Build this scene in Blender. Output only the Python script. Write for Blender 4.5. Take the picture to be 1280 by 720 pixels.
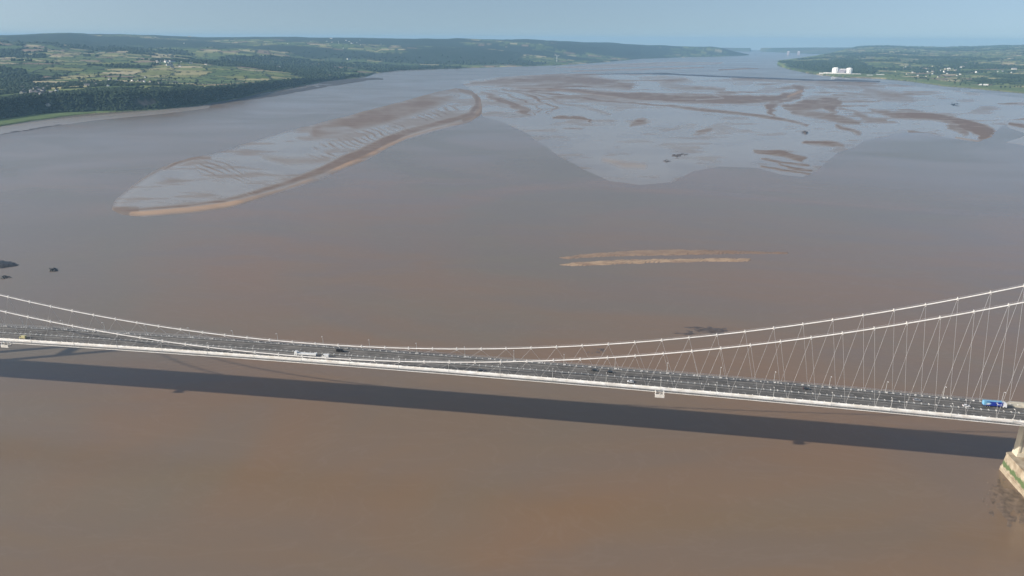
import bpy, math, random
import numpy as np
random.seed(7); RS = np.random.RandomState(11)
for o in list(bpy.data.objects): bpy.data.objects.remove(o)
C = bpy.context.scene
COL = C.collection

# ------------------------------------------------------------------ camera
CAM = np.array([218.73, -453.52, 278.16]); YAW, PIT, ROL, F = -0.1508, 0.3366, 0.0060, 887.58
_cy, _sy, _cp, _sp = math.cos(YAW), math.sin(YAW), math.cos(PIT), math.sin(PIT)
FW = np.array([_sy*_cp, _cy*_cp, -_sp]); _r = np.array([_cy, -_sy, 0.]); _u = np.cross(_r, FW)
RT = math.cos(ROL)*_r + math.sin(ROL)*_u; UP = -math.sin(ROL)*_r + math.cos(ROL)*_u
cd = bpy.data.cameras.new('camera'); cam = bpy.data.objects.new('camera', cd); COL.objects.link(cam)
from mathutils import Matrix, Vector
m = Matrix.Identity(4)
for i in range(3):
    m[i][0], m[i][1], m[i][2], m[i][3] = RT[i], UP[i], -FW[i], CAM[i]
cam.matrix_world = m
cd.sensor_width = 36; cd.lens = F/1280*36; cd.clip_start = 1; cd.clip_end = 120000
C.camera = cam

# ------------------------------------------------------------------ world, sun, exposure
SUN_DIR = np.array([-1.99, -0.84, 1.0]); SUN_DIR /= np.linalg.norm(SUN_DIR)   # towards the sun
ELEV = math.asin(SUN_DIR[2]); AZ = math.atan2(SUN_DIR[0], SUN_DIR[1])
w = bpy.data.worlds.new('World'); C.world = w; w.use_nodes = True
nt = w.node_tree; nt.nodes.clear()
def N(nt, t, **k):
    n = nt.nodes.new(t)
    for a, b in k.items(): setattr(n, a, b)
    return n
def lk(nt, a, b): nt.links.new(a, b)
sky = N(nt, 'ShaderNodeTexSky', sky_type='NISHITA', sun_disc=False)
sky.sun_elevation = ELEV; sky.sun_rotation = AZ; sky.altitude = 100
sky.air_density = 1.0; sky.dust_density = 2.6; sky.ozone_density = 1.5
tc = N(nt, 'ShaderNodeTexCoord'); sx = N(nt, 'ShaderNodeSeparateXYZ'); cx = N(nt, 'ShaderNodeCombineXYZ')
mx = N(nt, 'ShaderNodeMath', operation='MULTIPLY_ADD', use_clamp=True); mx.inputs[1].default_value = 0.88; mx.inputs[2].default_value = 0.12
lk(nt, tc.outputs['Generated'], sx.inputs[0]); lk(nt, sx.outputs[0], cx.inputs[0]); lk(nt, sx.outputs[1], cx.inputs[1])
lk(nt, sx.outputs[2], mx.inputs[0]); lk(nt, mx.outputs[0], cx.inputs[2]); lk(nt, cx.outputs[0], sky.inputs[0])
bg = N(nt, 'ShaderNodeBackground'); bg.inputs[1].default_value = 0.098
wo = N(nt, 'ShaderNodeOutputWorld'); lk(nt, sky.outputs[0], bg.inputs[0]); lk(nt, bg.outputs[0], wo.inputs[0])
ld = bpy.data.lights.new('sun', 'SUN'); ld.energy = 4.0; ld.angle = math.radians(0.6); ld.color = (1.0, 0.93, 0.83)
sun = bpy.data.objects.new('sun', ld); COL.objects.link(sun)
sun.rotation_euler = Vector(SUN_DIR).to_track_quat('Z', 'Y').to_euler(); sun.location = (0, 0, 600)
C.view_settings.view_transform = 'Standard'; C.view_settings.look = 'None'
C.view_settings.gamma = 1; C.view_settings.exposure = 0.6; C.view_settings.use_curve_mapping = False
C.cycles.use_denoising = True; C.cycles.volume_bounces = 1; C.cycles.max_bounces = 6
HAZE_DENSITY = 4.6e-5; HAZE_COLOR = (0.32, 0.56, 0.80)

# ------------------------------------------------------------------ helpers
def ground(u, v, z=0.0):
    """world point on the level z seen at photo pixel (u, v); arrays welcome"""
    u = np.asarray(u, float); v = np.asarray(v, float)
    d = FW + RT*((u-640)/F)[..., None] - UP*((v-360)/F)[..., None]
    t = (z-CAM[2])/d[..., 2]
    return CAM + d*t[..., None]
def project(P):
    d = np.asarray(P, float)-CAM; wv = d@FW
    return 640+F*(d@RT)/wv, 360-F*(d@UP)/wv
def hor(u): return 360-F*math.tan(PIT)/1.0+(np.asarray(u, float)-640)*math.tan(ROL)
def dist_at(u, v):
    P = ground(u, v); return np.hypot(P[..., 0]-CAM[0], P[..., 1]-CAM[1])
def ray_height(u, v, D):
    """height of the sight line through photo pixel (u, v) at horizontal distance D"""
    u = np.asarray(u, float); v = np.asarray(v, float)
    d = FW + RT*((u-640)/F)[..., None] - UP*((v-360)/F)[..., None]
    return CAM[2]+D*d[..., 2]/np.hypot(d[..., 0], d[..., 1])
def smooth(a, b, x):
    t = np.clip((x-a)/(b-a), 0, 1); return t*t*(3-2*t)
def hash2(i, j, s=0):
    n = (i.astype(np.int64)*374761393+j.astype(np.int64)*668265263+s*1442695041) & 0x7fffffff
    n = ((n ^ (n >> 13))*1274126177) & 0x7fffffff
    return ((n ^ (n >> 16)) & 0xffff)/65535.0
def vnoise(x, y, s=0):
    xi, yi = np.floor(x), np.floor(y); fx, fy = x-xi, y-yi
    fx = fx*fx*(3-2*fx); fy = fy*fy*(3-2*fy)
    a = hash2(xi, yi, s); b = hash2(xi+1, yi, s); c = hash2(xi, yi+1, s); d = hash2(xi+1, yi+1, s)
    return (a*(1-fx)+b*fx)*(1-fy)+(c*(1-fx)+d*fx)*fy
def fbm(x, y, o=4, s=0):
    r = 0; a = .5; t = 0
    for k in range(o):
        r = r+a*vnoise(x, y, s+k*17); t += a; x = x*2.03+11.3; y = y*2.03+5.1; a *= .5
    return r/t
def stroke(U, V, pts, hw, soft=1.0):
    """1 inside a polyline band of half width hw (photo pixels), fading over soft"""
    best = np.full(U.shape, 1e9)
    hws = hw if isinstance(hw, (list, tuple)) else [hw]*len(pts)
    for (a, b), ha, hb in zip(zip(pts[:-1], pts[1:]), hws[:-1], hws[1:]):
        dx, dy = b[0]-a[0], b[1]-a[1]; L = dx*dx+dy*dy+1e-9
        t = np.clip(((U-a[0])*dx+(V-a[1])*dy)/L, 0, 1)
        best = np.minimum(best, np.hypot(U-a[0]-t*dx, (V-a[1]-t*dy))-(ha+(hb-ha)*t))
    return 1-smooth(-soft, soft, best)
def polydist(U, V, poly):
    """signed distance in pixels to a polygon, positive inside; y counted twice as it is foreshortened"""
    best = np.full(U.shape, 1e9); ins = np.zeros(U.shape, bool); n = len(poly)
    for i in range(n):
        x0, y0 = poly[i]; x1, y1 = poly[(i+1) % n]
        dx, dy = x1-x0, (y1-y0)*2; L = dx*dx+dy*dy+1e-9
        t = np.clip(((U-x0)*dx+(V-y0)*2*dy)/L, 0, 1)
        best = np.minimum(best, np.hypot(U-x0-t*dx, (V-y0)*2-t*dy))
        c = ((y0 > V) != (y1 > V)) & (U < (x1-x0)*(V-y0)/(y1-y0+1e-12)+x0); ins ^= c
    return np.where(ins, best, -best)

def mat(name, col, rough=.6, metal=0, var=.12, scale=.3, bump=0, bscale=2.0, spec=.5, col2=None):
    """painted / plain surface with procedural mottling"""
    m = bpy.data.materials.new(name); m.use_nodes = True; t = m.node_tree; b = t.nodes['Principled BSDF']
    tc = N(t, 'ShaderNodeTexCoord'); nz = N(t, 'ShaderNodeTexNoise'); nz.inputs['Scale'].default_value = scale
    nz.inputs['Detail'].default_value = 5; lk(t, tc.outputs['Object'], nz.inputs['Vector'])
    mr = N(t, 'ShaderNodeMapRange'); mr.inputs[1].default_value = .3; mr.inputs[2].default_value = .7
    lk(t, nz.outputs['Fac'], mr.inputs[0])
    mi = N(t, 'ShaderNodeMix', data_type='RGBA')
    c2 = col2 or tuple(c*(1-2*var) for c in col)
    mi.inputs[6].default_value = (*col, 1); mi.inputs[7].default_value = (*c2, 1)
    lk(t, mr.outputs[0], mi.inputs[0]); lk(t, mi.outputs[2], b.inputs['Base Color'])
    b.inputs['Roughness'].default_value = rough; b.inputs['Metallic'].default_value = metal
    b.inputs['Specular IOR Level'].default_value = spec
    if bump:
        n2 = N(t, 'ShaderNodeTexNoise'); n2.inputs['Scale'].default_value = bscale; lk(t, tc.outputs['Object'], n2.inputs['Vector'])
        bp = N(t, 'ShaderNodeBump'); bp.inputs['Strength'].default_value = bump; lk(t, n2.outputs['Fac'], bp.inputs['Height'])
        lk(t, bp.outputs[0], b.inputs['Normal'])
    return m

class MB:
    """collects simple solids into one mesh"""
    def __init__(s): s.v = []; s.f = []; s.mi = []; s.cur = 0
    def add(s, vs, fs):
        k = len(s.v); s.v += [tuple(map(float, p)) for p in vs]; s.f += [tuple(k+i for i in f) for f in fs]; s.mi += [s.cur]*len(fs); return s
    def box(s, x0, x1, y0, y1, z0, z1):
        return s.add([(x0, y0, z0), (x1, y0, z0), (x1, y1, z0), (x0, y1, z0), (x0, y0, z1), (x1, y0, z1), (x1, y1, z1), (x0, y1, z1)],
            [(3, 2, 1, 0), (4, 5, 6, 7), (0, 1, 5, 4), (1, 2, 6, 5), (2, 3, 7, 6), (3, 0, 4, 7)])
    def frus(s, c, a0, a1, b0, b1, z0, z1, dx=0, dy=0):
        """box tapering from half sizes a0,a1 at z0 to b0,b1 at z1"""
        x, y = c
        return s.add([(x-a0, y-a1, z0), (x+a0, y-a1, z0), (x+a0, y+a1, z0), (x-a0, y+a1, z0),
             (x-b0+dx, y-b1+dy, z1), (x+b0+dx, y-b1+dy, z1), (x+b0+dx, y+b1+dy, z1), (x-b0+dx, y+b1+dy, z1)],
            [(3, 2, 1, 0), (4, 5, 6, 7), (0, 1, 5, 4), (1, 2, 6, 5), (2, 3, 7, 6), (3, 0, 4, 7)])
    def tube(s, pts, r, n=6, caps=True):
        pts = [Vector(p) for p in pts]; rs = r if isinstance(r, (list, tuple)) else [r]*len(pts); vs = []; fs = []
        for i, p in enumerate(pts):
            d = (pts[min(i+1, len(pts)-1)]-pts[max(i-1, 0)]).normalized()
            a = Vector((0, 0, 1)) if abs(d.z) < .9 else Vector((1, 0, 0)); e = d.cross(a).normalized(); g = d.cross(e)
            for k in range(n):
                th = 2*math.pi*k/n; q = p+(e*math.cos(th)+g*math.sin(th))*rs[i]; vs.append(q)
        for i in range(len(pts)-1):
            for k in range(n): fs.append((i*n+k, i*n+(k+1) % n, (i+1)*n+(k+1) % n, (i+1)*n+k))
        if caps: fs.append(tuple(range(n))[::-1]); fs.append(tuple((len(pts)-1)*n+k for k in range(n)))
        return s.add(vs, fs)
    def cyl(s, c, r, h, axis='z', n=16, r2=None):
        ax = {'x': (1, 0, 0), 'y': (0, 1, 0), 'z': (0, 0, 1)}[axis]; a = Vector(c); b = a+Vector(ax)*h
        return s.tube([a, b], [r, r if r2 is None else r2], n)
    def loft(s, xs, prof, zf, closed=True):
        """cross-section prof [(y, z)] carried along stations xs with height zf(x)"""
        n = len(prof); vs = [(x, y, z+zf(x)) for x in xs for y, z in prof]; fs = []
        for i in range(len(xs)-1):
            for k in range(n if closed else n-1): fs.append((i*n+k, (i+1)*n+k, (i+1)*n+(k+1) % n, i*n+(k+1) % n))
        if closed: fs.append(tuple(range(n))); fs.append(tuple((len(xs)-1)*n+k for k in range(n))[::-1])
        return s.add(vs, fs)
    def mesh(s, name, mats):
        me = bpy.data.meshes.new(name); me.from_pydata(s.v, [], s.f)
        for q in (mats if isinstance(mats, (list, tuple)) else [mats]): me.materials.append(q)
        if any(s.mi): me.polygons.foreach_set('material_index', s.mi)
        me.update(); return me
    def build(s, name, mats, parent=None, smooth=False):
        me = s.mesh(name, mats)
        if smooth: me.shade_smooth()
        o = bpy.data.objects.new(name, me); COL.objects.link(o)
        if parent: o.parent = parent
        return o
def rot(mb, ang):
    """bevelled corners helper is not needed at this scale; kept for turning a mesh builder about z"""
    c, s_ = math.cos(ang), math.sin(ang); mb.v = [(x*c-y*s_, x*s_+y*c, z) for x, y, z in mb.v]; return mb
def tag(o, label=None, cat=None, group=None, kind=None):
    if label: o['label'] = label
    if cat: o['category'] = cat
    if group: o['group'] = group
    if kind: o['kind'] = kind
    return o
def empty(name, loc=(0, 0, 0), rz=0):
    o = bpy.data.objects.new(name, None); COL.objects.link(o); o.location = loc; o.rotation_euler = (0, 0, rz); o.empty_display_size = 1; return o
def copy_tree(o, parent=None, kids={}):
    c = o.copy(); COL.objects.link(c); c.parent = parent
    for ch in list(o.children): copy_tree(ch, c)
    return c
def sheet(name, X, Y, Z, keep, mats, attrs=None):
    """grid mesh from 2-D arrays; keep = boolean per vertex; attrs = dict of per-vertex colours (rgb arrays)"""
    nr, nc = X.shape; idx = np.arange(nr*nc).reshape(nr, nc)
    q = np.stack([idx[:-1, :-1], idx[:-1, 1:], idx[1:, 1:], idx[1:, :-1]], -1).reshape(-1, 4)
    k = keep.ravel(); q = q[k[q].any(1)]
    used = np.unique(q); remap = np.full(nr*nc, -1); remap[used] = np.arange(len(used)); q = remap[q]
    co = np.stack([X.ravel()[used], Y.ravel()[used], Z.ravel()[used]], -1).astype(np.float32)
    a = co[q[0, 1]]-co[q[0, 0]]; b = co[q[0, 3]]-co[q[0, 0]]
    if a[0]*b[1]-a[1]*b[0] < 0: q = q[:, ::-1]
    me = bpy.data.meshes.new(name); me.vertices.add(len(co)); me.vertices.foreach_set('co', co.ravel())
    me.loops.add(q.size); me.loops.foreach_set('vertex_index', q.ravel().astype(np.int32))
    me.polygons.add(len(q)); me.polygons.foreach_set('loop_start', (np.arange(len(q))*4).astype(np.int32))
    me.update(calc_edges=True); me.validate()
    for n, arr in (attrs or {}).items():
        at = me.attributes.new(n, 'FLOAT_COLOR', 'POINT'); d = np.ones((len(co), 4), np.float32)
        d[:, :3] = arr.reshape(-1, 3)[used]; at.data.foreach_set('color', d.ravel())
    me.shade_smooth(); me.materials.append(mats)
    o = bpy.data.objects.new(name, me); COL.objects.link(o); return o

# ------------------------------------------------------------------ water
def water_material():
    m = bpy.data.materials.new('muddy_water'); m.use_nodes = True; t = m.node_tree; b = t.nodes['Principled BSDF']
    geo = N(t, 'ShaderNodeNewGeometry')
    def noise(sc, stretch, detail=4, rotz=0.0, dist=0.0):
        mp = N(t, 'ShaderNodeMapping'); mp.inputs['Scale'].default_value = stretch; mp.inputs['Rotation'].default_value = (0, 0, rotz)
        lk(t, geo.outputs['Position'], mp.inputs['Vector'])
        n = N(t, 'ShaderNodeTexNoise'); n.inputs['Scale'].default_value = sc; n.inputs['Detail'].default_value = detail
        n.inputs['Distortion'].default_value = dist; lk(t, mp.outputs[0], n.inputs['Vector']); return n.outputs['Fac']
    def rng(x, a, b_, c=0., d=1.):
        r = N(t, 'ShaderNodeMapRange', interpolation_type='SMOOTHSTEP'); lk(t, x, r.inputs[0])
        for i, q in enumerate((a, b_, c, d)): r.inputs[i+1].default_value = q
        return r.outputs[0]
    def mix(f, a, b_):
        x = N(t, 'ShaderNodeMix', data_type='RGBA'); lk(t, f, x.inputs[0])
        for i, q in ((6, a), (7, b_)):
            if isinstance(q, tuple): x.inputs[i].default_value = (*q, 1)
            else: lk(t, q, x.inputs[i])
        return x.outputs[2]
    big = noise(.0016, (1, 1.6, 1), 4, .3, 1.2); streak = noise(.0045, (.5, 1.3, 1), 6, .25, 2.4); fine = noise(.035, (.5, 1.4, 1), 4, .2, 1.)
    c = mix(rng(big, .36, .64), (.205, .132, .080), (.172, .140, .100))
    c = mix(rng(streak, .38, .66, 0, .5), c, (.168, .132, .104))
    c = mix(rng(fine, .5, .75, 0, .05), c, (.225, .155, .105))
    vein = noise(.011, (.6, 1.2, 1), 3, .5, 4.0); ab = N(t, 'ShaderNodeMath', operation='SUBTRACT'); lk(t, vein, ab.inputs[0]); ab.inputs[1].default_value = .5
    a2 = N(t, 'ShaderNodeMath', operation='ABSOLUTE'); lk(t, ab.outputs[0], a2.inputs[0]); c = mix(rng(a2.outputs[0], .0, .03, .07, 0.), c, (.27, .21, .165))
    lk(t, c, b.inputs['Base Color'])
    b.inputs['IOR'].default_value = 1.33
    r = rng(big, .3, .7, .17, .27); lk(t, r, b.inputs['Roughness'])
    w1 = noise(.16, (.6, 1, 1), 5, .4); w2 = noise(.9, (.7, 1, 1), 3, .4)
    ad = N(t, 'ShaderNodeMath', operation='MULTIPLY_ADD'); lk(t, w2, ad.inputs[0]); ad.inputs[1].default_value = .25; lk(t, w1, ad.inputs[2])
    bp = N(t, 'ShaderNodeBump'); bp.inputs['Strength'].default_value = .22; bp.inputs['Distance'].default_value = .5
    lk(t, ad.outputs[0], bp.inputs['Height']); lk(t, bp.outputs[0], b.inputs['Normal'])
    return m
W = MB(); W.add([(-28900, -1500, 0), (28900, -1500, 0), (28900, 25400, 0), (-28900, 25400, 0)], [(0, 1, 2, 3)])
water = W.build('water', water_material()); tag(water, 'brown muddy estuary water under the bridge', kind='structure')

# ------------------------------------------------------------------ tidal flats and sandbanks
def flat_material(name, wet=(.28, .24, .195), dry=(.165, .122, .102), sand=(.42, .28, .185)):
    """attribute mask: R = how dry, G = golden sand, B = standing film of water"""
    m = bpy.data.materials.new(name); m.use_nodes = True; t = m.node_tree; b = t.nodes['Principled BSDF']
    at = N(t, 'ShaderNodeAttribute', attribute_name='mask'); sp = N(t, 'ShaderNodeSeparateColor'); lk(t, at.outputs['Color'], sp.inputs[0])
    geo = N(t, 'ShaderNodeNewGeometry'); mp = N(t, 'ShaderNodeMapping'); mp.inputs['Scale'].default_value = (.5, 1.3, 1); mp.inputs['Rotation'].default_value = (0, 0, .35)
    lk(t, geo.outputs['Position'], mp.inputs['Vector'])
    nz = N(t, 'ShaderNodeTexNoise'); nz.inputs['Scale'].default_value = .02; nz.inputs['Detail'].default_value = 7; nz.inputs['Distortion'].default_value = 1.; lk(t, mp.outputs[0], nz.inputs['Vector'])
    nc = N(t, 'ShaderNodeMath', operation='MULTIPLY_ADD'); lk(t, nz.outputs['Fac'], nc.inputs[0]); nc.inputs[1].default_value = .7; nc.inputs[2].default_value = -.35
    def addn(x):
        a = N(t, 'ShaderNodeMath', operation='MULTIPLY'); lk(t, nc.outputs[0], a.inputs[0])
        q = N(t, 'ShaderNodeMath', operation='MULTIPLY'); lk(t, x, q.inputs[0]); q.inputs[1].default_value = 1.6
        cl = N(t, 'ShaderNodeMath', operation='MINIMUM'); lk(t, q.outputs[0], cl.inputs[0]); cl.inputs[1].default_value = 1
        lk(t, cl.outputs[0], a.inputs[1])
        s = N(t, 'ShaderNodeMath', operation='ADD', use_clamp=True); lk(t, a.outputs[0], s.inputs[0]); lk(t, x, s.inputs[1]); return s.outputs[0]
    D = addn(sp.outputs[0]); S = addn(sp.outputs[1])
    m1 = N(t, 'ShaderNodeMix', data_type='RGBA'); m1.inputs[6].default_value = (*wet, 1); m1.inputs[7].default_value = (*dry, 1); lk(t, D, m1.inputs[0])
    m2 = N(t, 'ShaderNodeMix', data_type='RGBA'); lk(t, m1.outputs[2], m2.inputs[6]); m2.inputs[7].default_value = (*sand, 1); lk(t, S, m2.inputs[0])
    m3 = N(t, 'ShaderNodeMix', data_type='RGBA'); lk(t, sp.outputs[2], m3.inputs[0]); lk(t, m2.outputs[2], m3.inputs[6]); m3.inputs[7].default_value = (.19, .148, .115, 1)
    lk(t, m3.outputs[2], b.inputs['Base Color'])
    mxx = N(t, 'ShaderNodeMath', operation='MAXIMUM'); lk(t, D, mxx.inputs[0]); lk(t, S, mxx.inputs[1])
    mr = N(t, 'ShaderNodeMapRange'); lk(t, mxx.outputs[0], mr.inputs[0]); mr.inputs[3].default_value = .22; mr.inputs[4].default_value = .8; lk(t, mr.outputs[0], b.inputs['Roughness'])
    sr = N(t, 'ShaderNodeMapRange'); lk(t, mxx.outputs[0], sr.inputs[0]); sr.inputs[3].default_value = .5; sr.inputs[4].default_value = .12; lk(t, sr.outputs[0], b.inputs['Specular IOR Level'])
    n3 = N(t, 'ShaderNodeTexNoise'); n3.inputs['Scale'].default_value = .12; n3.inputs['Detail'].default_value = 4; lk(t, mp.outputs[0], n3.inputs['Vector'])
    bp = N(t, 'ShaderNodeBump'); bp.inputs['Strength'].default_value = .22; bp.inputs['Distance'].default_value = .4; lk(t, n3.outputs['Fac'], bp.inputs['Height']); lk(t, bp.outputs[0], b.inputs['Normal'])
    return m
FLAT = flat_material('tidal_mud')
SAND = flat_material('bar_sand', dry=(.20, .13, .092), sand=(.40, .285, .19))

def pgrid(u0, u1, v0, v1, du=1.0, dv=.5):
    us = np.arange(u0, u1+du, du); vs = np.arange(v0, v1+dv, dv)
    U, V = np.meshgrid(us, vs); P = ground(U, V); return U, V, P[..., 0], P[..., 1]

# --- long sandbank on the left of the channel
U, V, X, Y = pgrid(125, 625, 104, 276, .9, .45)
wob = (fbm(X/160, Y/160, 4, 3)-.5)*7
BANK = [(140, 262), (144, 249), (163, 233), (190, 215), (215, 204), (240, 197), (268, 191), (300, 181), (345, 168), (400, 153), (455, 139), (505, 126), (545, 115), (570, 110),
        (588, 113), (600, 119), (605, 131), (602, 143), (588, 152), (560, 160), (538, 166), (508, 175), (484, 186), (458, 200), (432, 210), (405, 222), (366, 236), (320, 250), (282, 260), (240, 266), (180, 271), (152, 268)]
sd = polydist(U, V, BANK)+wob*np.clip((V-100)/120, .15, 1)
edge = [(165, 268), (235, 263), (282, 257), (320, 247), (366, 233), (405, 219), (432, 207), (458, 197), (484, 183), (508, 172), (538, 163), (570, 155), (592, 148), (601, 136), (600, 122)]
sand = stroke(U, V, edge, [2.6, 3.4, 3.4, 2.4, 1.5, 1.6, 2.2, 2.8, 2.0, 1.2, 1.0, 1.2, 1.2, 1.2, 1.0], 1.5)*smooth(.15, .6, fbm(X/110, Y/110, 4, 5))*(1-.45*smooth(470, 560, U))*.8
dry = stroke(U, V, [(e[0]-4, e[1]-5) for e in edge], [1, 1.5, 2, 2, 2.5, 4, 6, 7, 6, 4, 3, 3, 3, 3, 3], 2.5)*1.0
dry = np.maximum(dry, stroke(U, V, [(395, 165), (440, 153), (500, 138), (545, 123), (568, 116)], [6, 10, 11, 9, 6], 6)*.95*smooth(.15, .5, fbm(U/60, V/9, 4, 15)))
dry = np.maximum(dry, stroke(U, V, [(575, 112), (592, 116), (600, 128), (598, 142), (580, 150)], [3, 3.5, 4, 4, 3], 2)*.8)
dry = np.maximum(dry, stroke(U, V, [(205, 212), (222, 203), (240, 198), (262, 198)], [1, 2, 2.4, 2], 1.5)*.75)
dry = np.maximum(dry, stroke(U, V, [(145, 247), (165, 232), (205, 209)], [1, 1, 1.5], 1.6)*.35)
dry = np.maximum(dry, stroke(U, V, [(145, 263), (160, 265), (172, 262)], [4, 6, 3], 2)*.85)
dry = np.maximum(dry, stroke(U, V, [(330, 196), (360, 202), (410, 200)], [2, 4, 3], 3)*.4)
q = (-U*.42+V*1.0)+12*fbm(U/40, V/16, 3, 8); rip = np.sin(q*1.25+5*fbm(U/60, V/30, 2, 9))
rz = np.maximum.reduce([stroke(U, V, [(250, 205), (290, 218), (310, 238)], [8, 14, 8], 8), stroke(U, V, [(395, 194), (430, 180), (470, 167), (520, 151), (570, 136)], [9, 11, 8, 7, 5], 5)])
dry = np.maximum(dry, rz*smooth(.0, .9, rip*(.3+1.1*fbm(U/9, V/5, 3, 4)))*.7*smooth(.3, .52, fbm(U/30, V/10, 3, 14)))
film = rz*smooth(.2, .9, -rip)
dry = dry*(1-.7*film); dry = dry*(.55+.9*(fbm(U/22, V/5, 4, 16)-.1)); dry = np.maximum(dry, .35*smooth(.5, .7, fbm(U/50+V/40, V/5, 4, 17)))
h = .55*smooth(0, 14, sd)+.5*sand+.25*dry+.25*(fbm(X/70, Y/70, 3, 12)-.4); h = h*smooth(-1.5, 2.5, sd)-.35*(1-smooth(-1.5, 1.0, sd)); h = np.where(sd > 1, np.maximum(h, .06), h)
rim = 1-smooth(0, 5, sd)
o = sheet('sandbank', X, Y, h, sd > -4, FLAT, {'mask': np.stack([np.clip(dry+rim*.12, 0, 1), np.clip(sand, 0, 1), np.clip((1-smooth(0, 9, sd))*.5+.3*smooth(.45, .65, fbm(U/55, V/9, 4, 18))*(1-film), 0, 1)], -1)})
tag(o, 'long leaf shaped sandbank with an orange sand edge and rippled wet back, left of the channel', kind='structure')

# --- wide wet flats in the middle and on the right
U, V, X, Y = pgrid(560, 1330, 74, 236, 1.0, .42)
n1 = fbm(X/900, Y/420, 5, 21); n2 = fbm(U/38+V/30, V/4.2, 4, 23); n3 = fbm(U/90, V/7, 4, 29); n5 = fbm(U/9, V/2.2, 3, 30)
REG = [(572, 101), (640, 95), (700, 92), (760, 92), (840, 93), (900, 96), (960, 99), (1030, 101), (1090, 103), (1150, 108), (1200, 114), (1262, 121), (1345, 130), (1345, 148), (1290, 149),
       (1252, 158), (1240, 171), (1222, 177), (1180, 172), (1160, 166), (1130, 166), (1080, 176), (1070, 182), (1048, 190), (1036, 202), (1024, 214), (1004, 222), (975, 219), (945, 211), (900, 209), (868, 215), (840, 228), (800, 231), (762, 226),
       (732, 213), (700, 196), (662, 169), (626, 153), (604, 147), (596, 130), (590, 113)]
sd = polydist(U, V, REG)+(n1-.5)*9*np.clip((V-85)/60, .2, 1)
B = []   # brown strokes: points, half widths, strength
def br(p, hw, s=.8, soft=1.6): B.append(stroke(U+22*(n3-.5)+9*(n5-.5), V+3.6*(n2-.5)+1.6*(n5-.5), p, hw, soft*1.25)*s)
br([(590, 104), (640, 101), (700, 98), (745, 102), (790, 108)], [1, 3.5, 5, 6, 3], .75, 3)
br([(665, 110), (720, 113), (790, 120), (860, 124), (930, 125), (970, 123), (1000, 116), (1003, 111), (990, 108)], [1, 2, 3.5, 5, 5, 3.5, 2.5, 2.5, 1.5], .9)
br([(705, 113), (760, 116), (820, 121)], [1, 1.6, 1.5], .95, 1)
br([(640, 113), (700, 119), (770, 127), (850, 134), (920, 141), (975, 149), (1010, 157)], [.6, 1, 1, 1.2, 1.8, 1.6, .8], .8, 1)
br([(1000, 121), (975, 128), (960, 136), (966, 145)], [2, 3, 3.5, 1.5], .85)
br([(920, 100), (965, 100), (1040, 104), (1100, 108)], [1.5, 2, 2, 1], .45)
br([(860, 100), (820, 104), (850, 110), (905, 112)], [2.4, 2, 2.6, 2], .45, 2)
br([(985, 135), (1010, 131), (1045, 128), (1052, 130)], [3, 6, 6, 3], .75)
br([(990, 140), (1030, 145), (1060, 152), (1078, 154)], [3, 5, 3, 1.5], .75)
br([(1052, 127), (1035, 138), (1038, 146)], [2, 5, 3], .8)
br([(1045, 157), (1068, 165), (1073, 167)], [1, 2, 1.2], .7)
br([(568, 107), (610, 103)], [.4, .6], .7, .6)
br([(600, 116), (630, 127), (655, 139), (658, 143)], [.7, 3.5, 4.5, 1.5], .8)
br([(630, 112), (670, 122), (690, 135), (683, 141)], [.6, 1.2, 1.3, .8], .75, .8)
br([(620, 115), (660, 127), (672, 138), (665, 144)], [.4, .8, .8, .5], .65, .8)
br([(650, 114), (690, 124), (715, 133)], [.4, .9, .6], .55, .8)
br([(690, 127), (720, 132), (760, 142)], [.5, 1.5, .8], .35)
br([(694, 146), (720, 147), (735, 149), (742, 154)], [1.4, 1.7, 1.8, .9], .85, .9)
br([(708, 160), (735, 161)], [.7, .6], .75, .6)
br([(790, 156), (805, 151), (812, 150)], [1.6, 3, 1.6], .65, 1.6); br([(866, 168), (876, 163), (882, 162)], [1.2, 3, 1.6], .75, 1.6)
br([(945, 189), (960, 191), (985, 194), (1003, 200)], [2, 3, 4.2, 2], .95, .8); br([(948, 198), (980, 203), (1012, 207)], [.7, 1.2, 1], .85, .6)
br([(952, 208), (985, 213), (1016, 220)], [.5, 1.6, .9], .9, .6); br([(975, 205), (995, 211), (1015, 214)], [.5, 1.6, 1], .85, .6)
br([(1005, 178), (1035, 179), (1055, 183)], [2, 3.2, 1.5], .85)
br([(1075, 112), (1110, 119), (1138, 124)], [3, 6, 3], .5, 3)
br([(1062, 140), (1085, 150), (1105, 150)], [2.5, 3, 2], .6)
br([(1085, 138), (1120, 143), (1165, 146), (1190, 150)], [1, 5, 3.5, 3], .85)
br([(1190, 150), (1220, 160), (1235, 167), (1226, 174)], [4, 7, 7, 2], .95); br([(1150, 143), (1180, 151), (1205, 165)], [1, 2, 5], .6)
br([(1135, 164), (1165, 167)], [.6, .6], .7, .6)
brown = np.maximum.reduce(B)
str1 = (1-.8*smooth(1140, 1180, U))*smooth(.46, .66, fbm(U/60+V/24, V/2.4, 5, 33))*smooth(.34, .55, n3)*.9*np.clip((134-V)/22, 0, 1)*smooth(560, 660, U)+smooth(.56, .74, n2)*.25
str2 = smooth(.5, .66, fbm(U/26-V/16, V/2.6, 4, 31))*.55*stroke(U, V, [(1050, 118), (1090, 140), (1150, 140)], [20, 22, 14], 12)
dry = np.maximum(brown*(.72+.5*n2), np.maximum(str1, str2)*.8)
dry = dry*(.7+.3*smooth(.3, .5, n3))*(.9+.7*(n5-.3))*1.25; dry = dry*(1-.5*smooth(.6, .7, fbm(U/34, V/1.8, 4, 34)))
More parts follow.
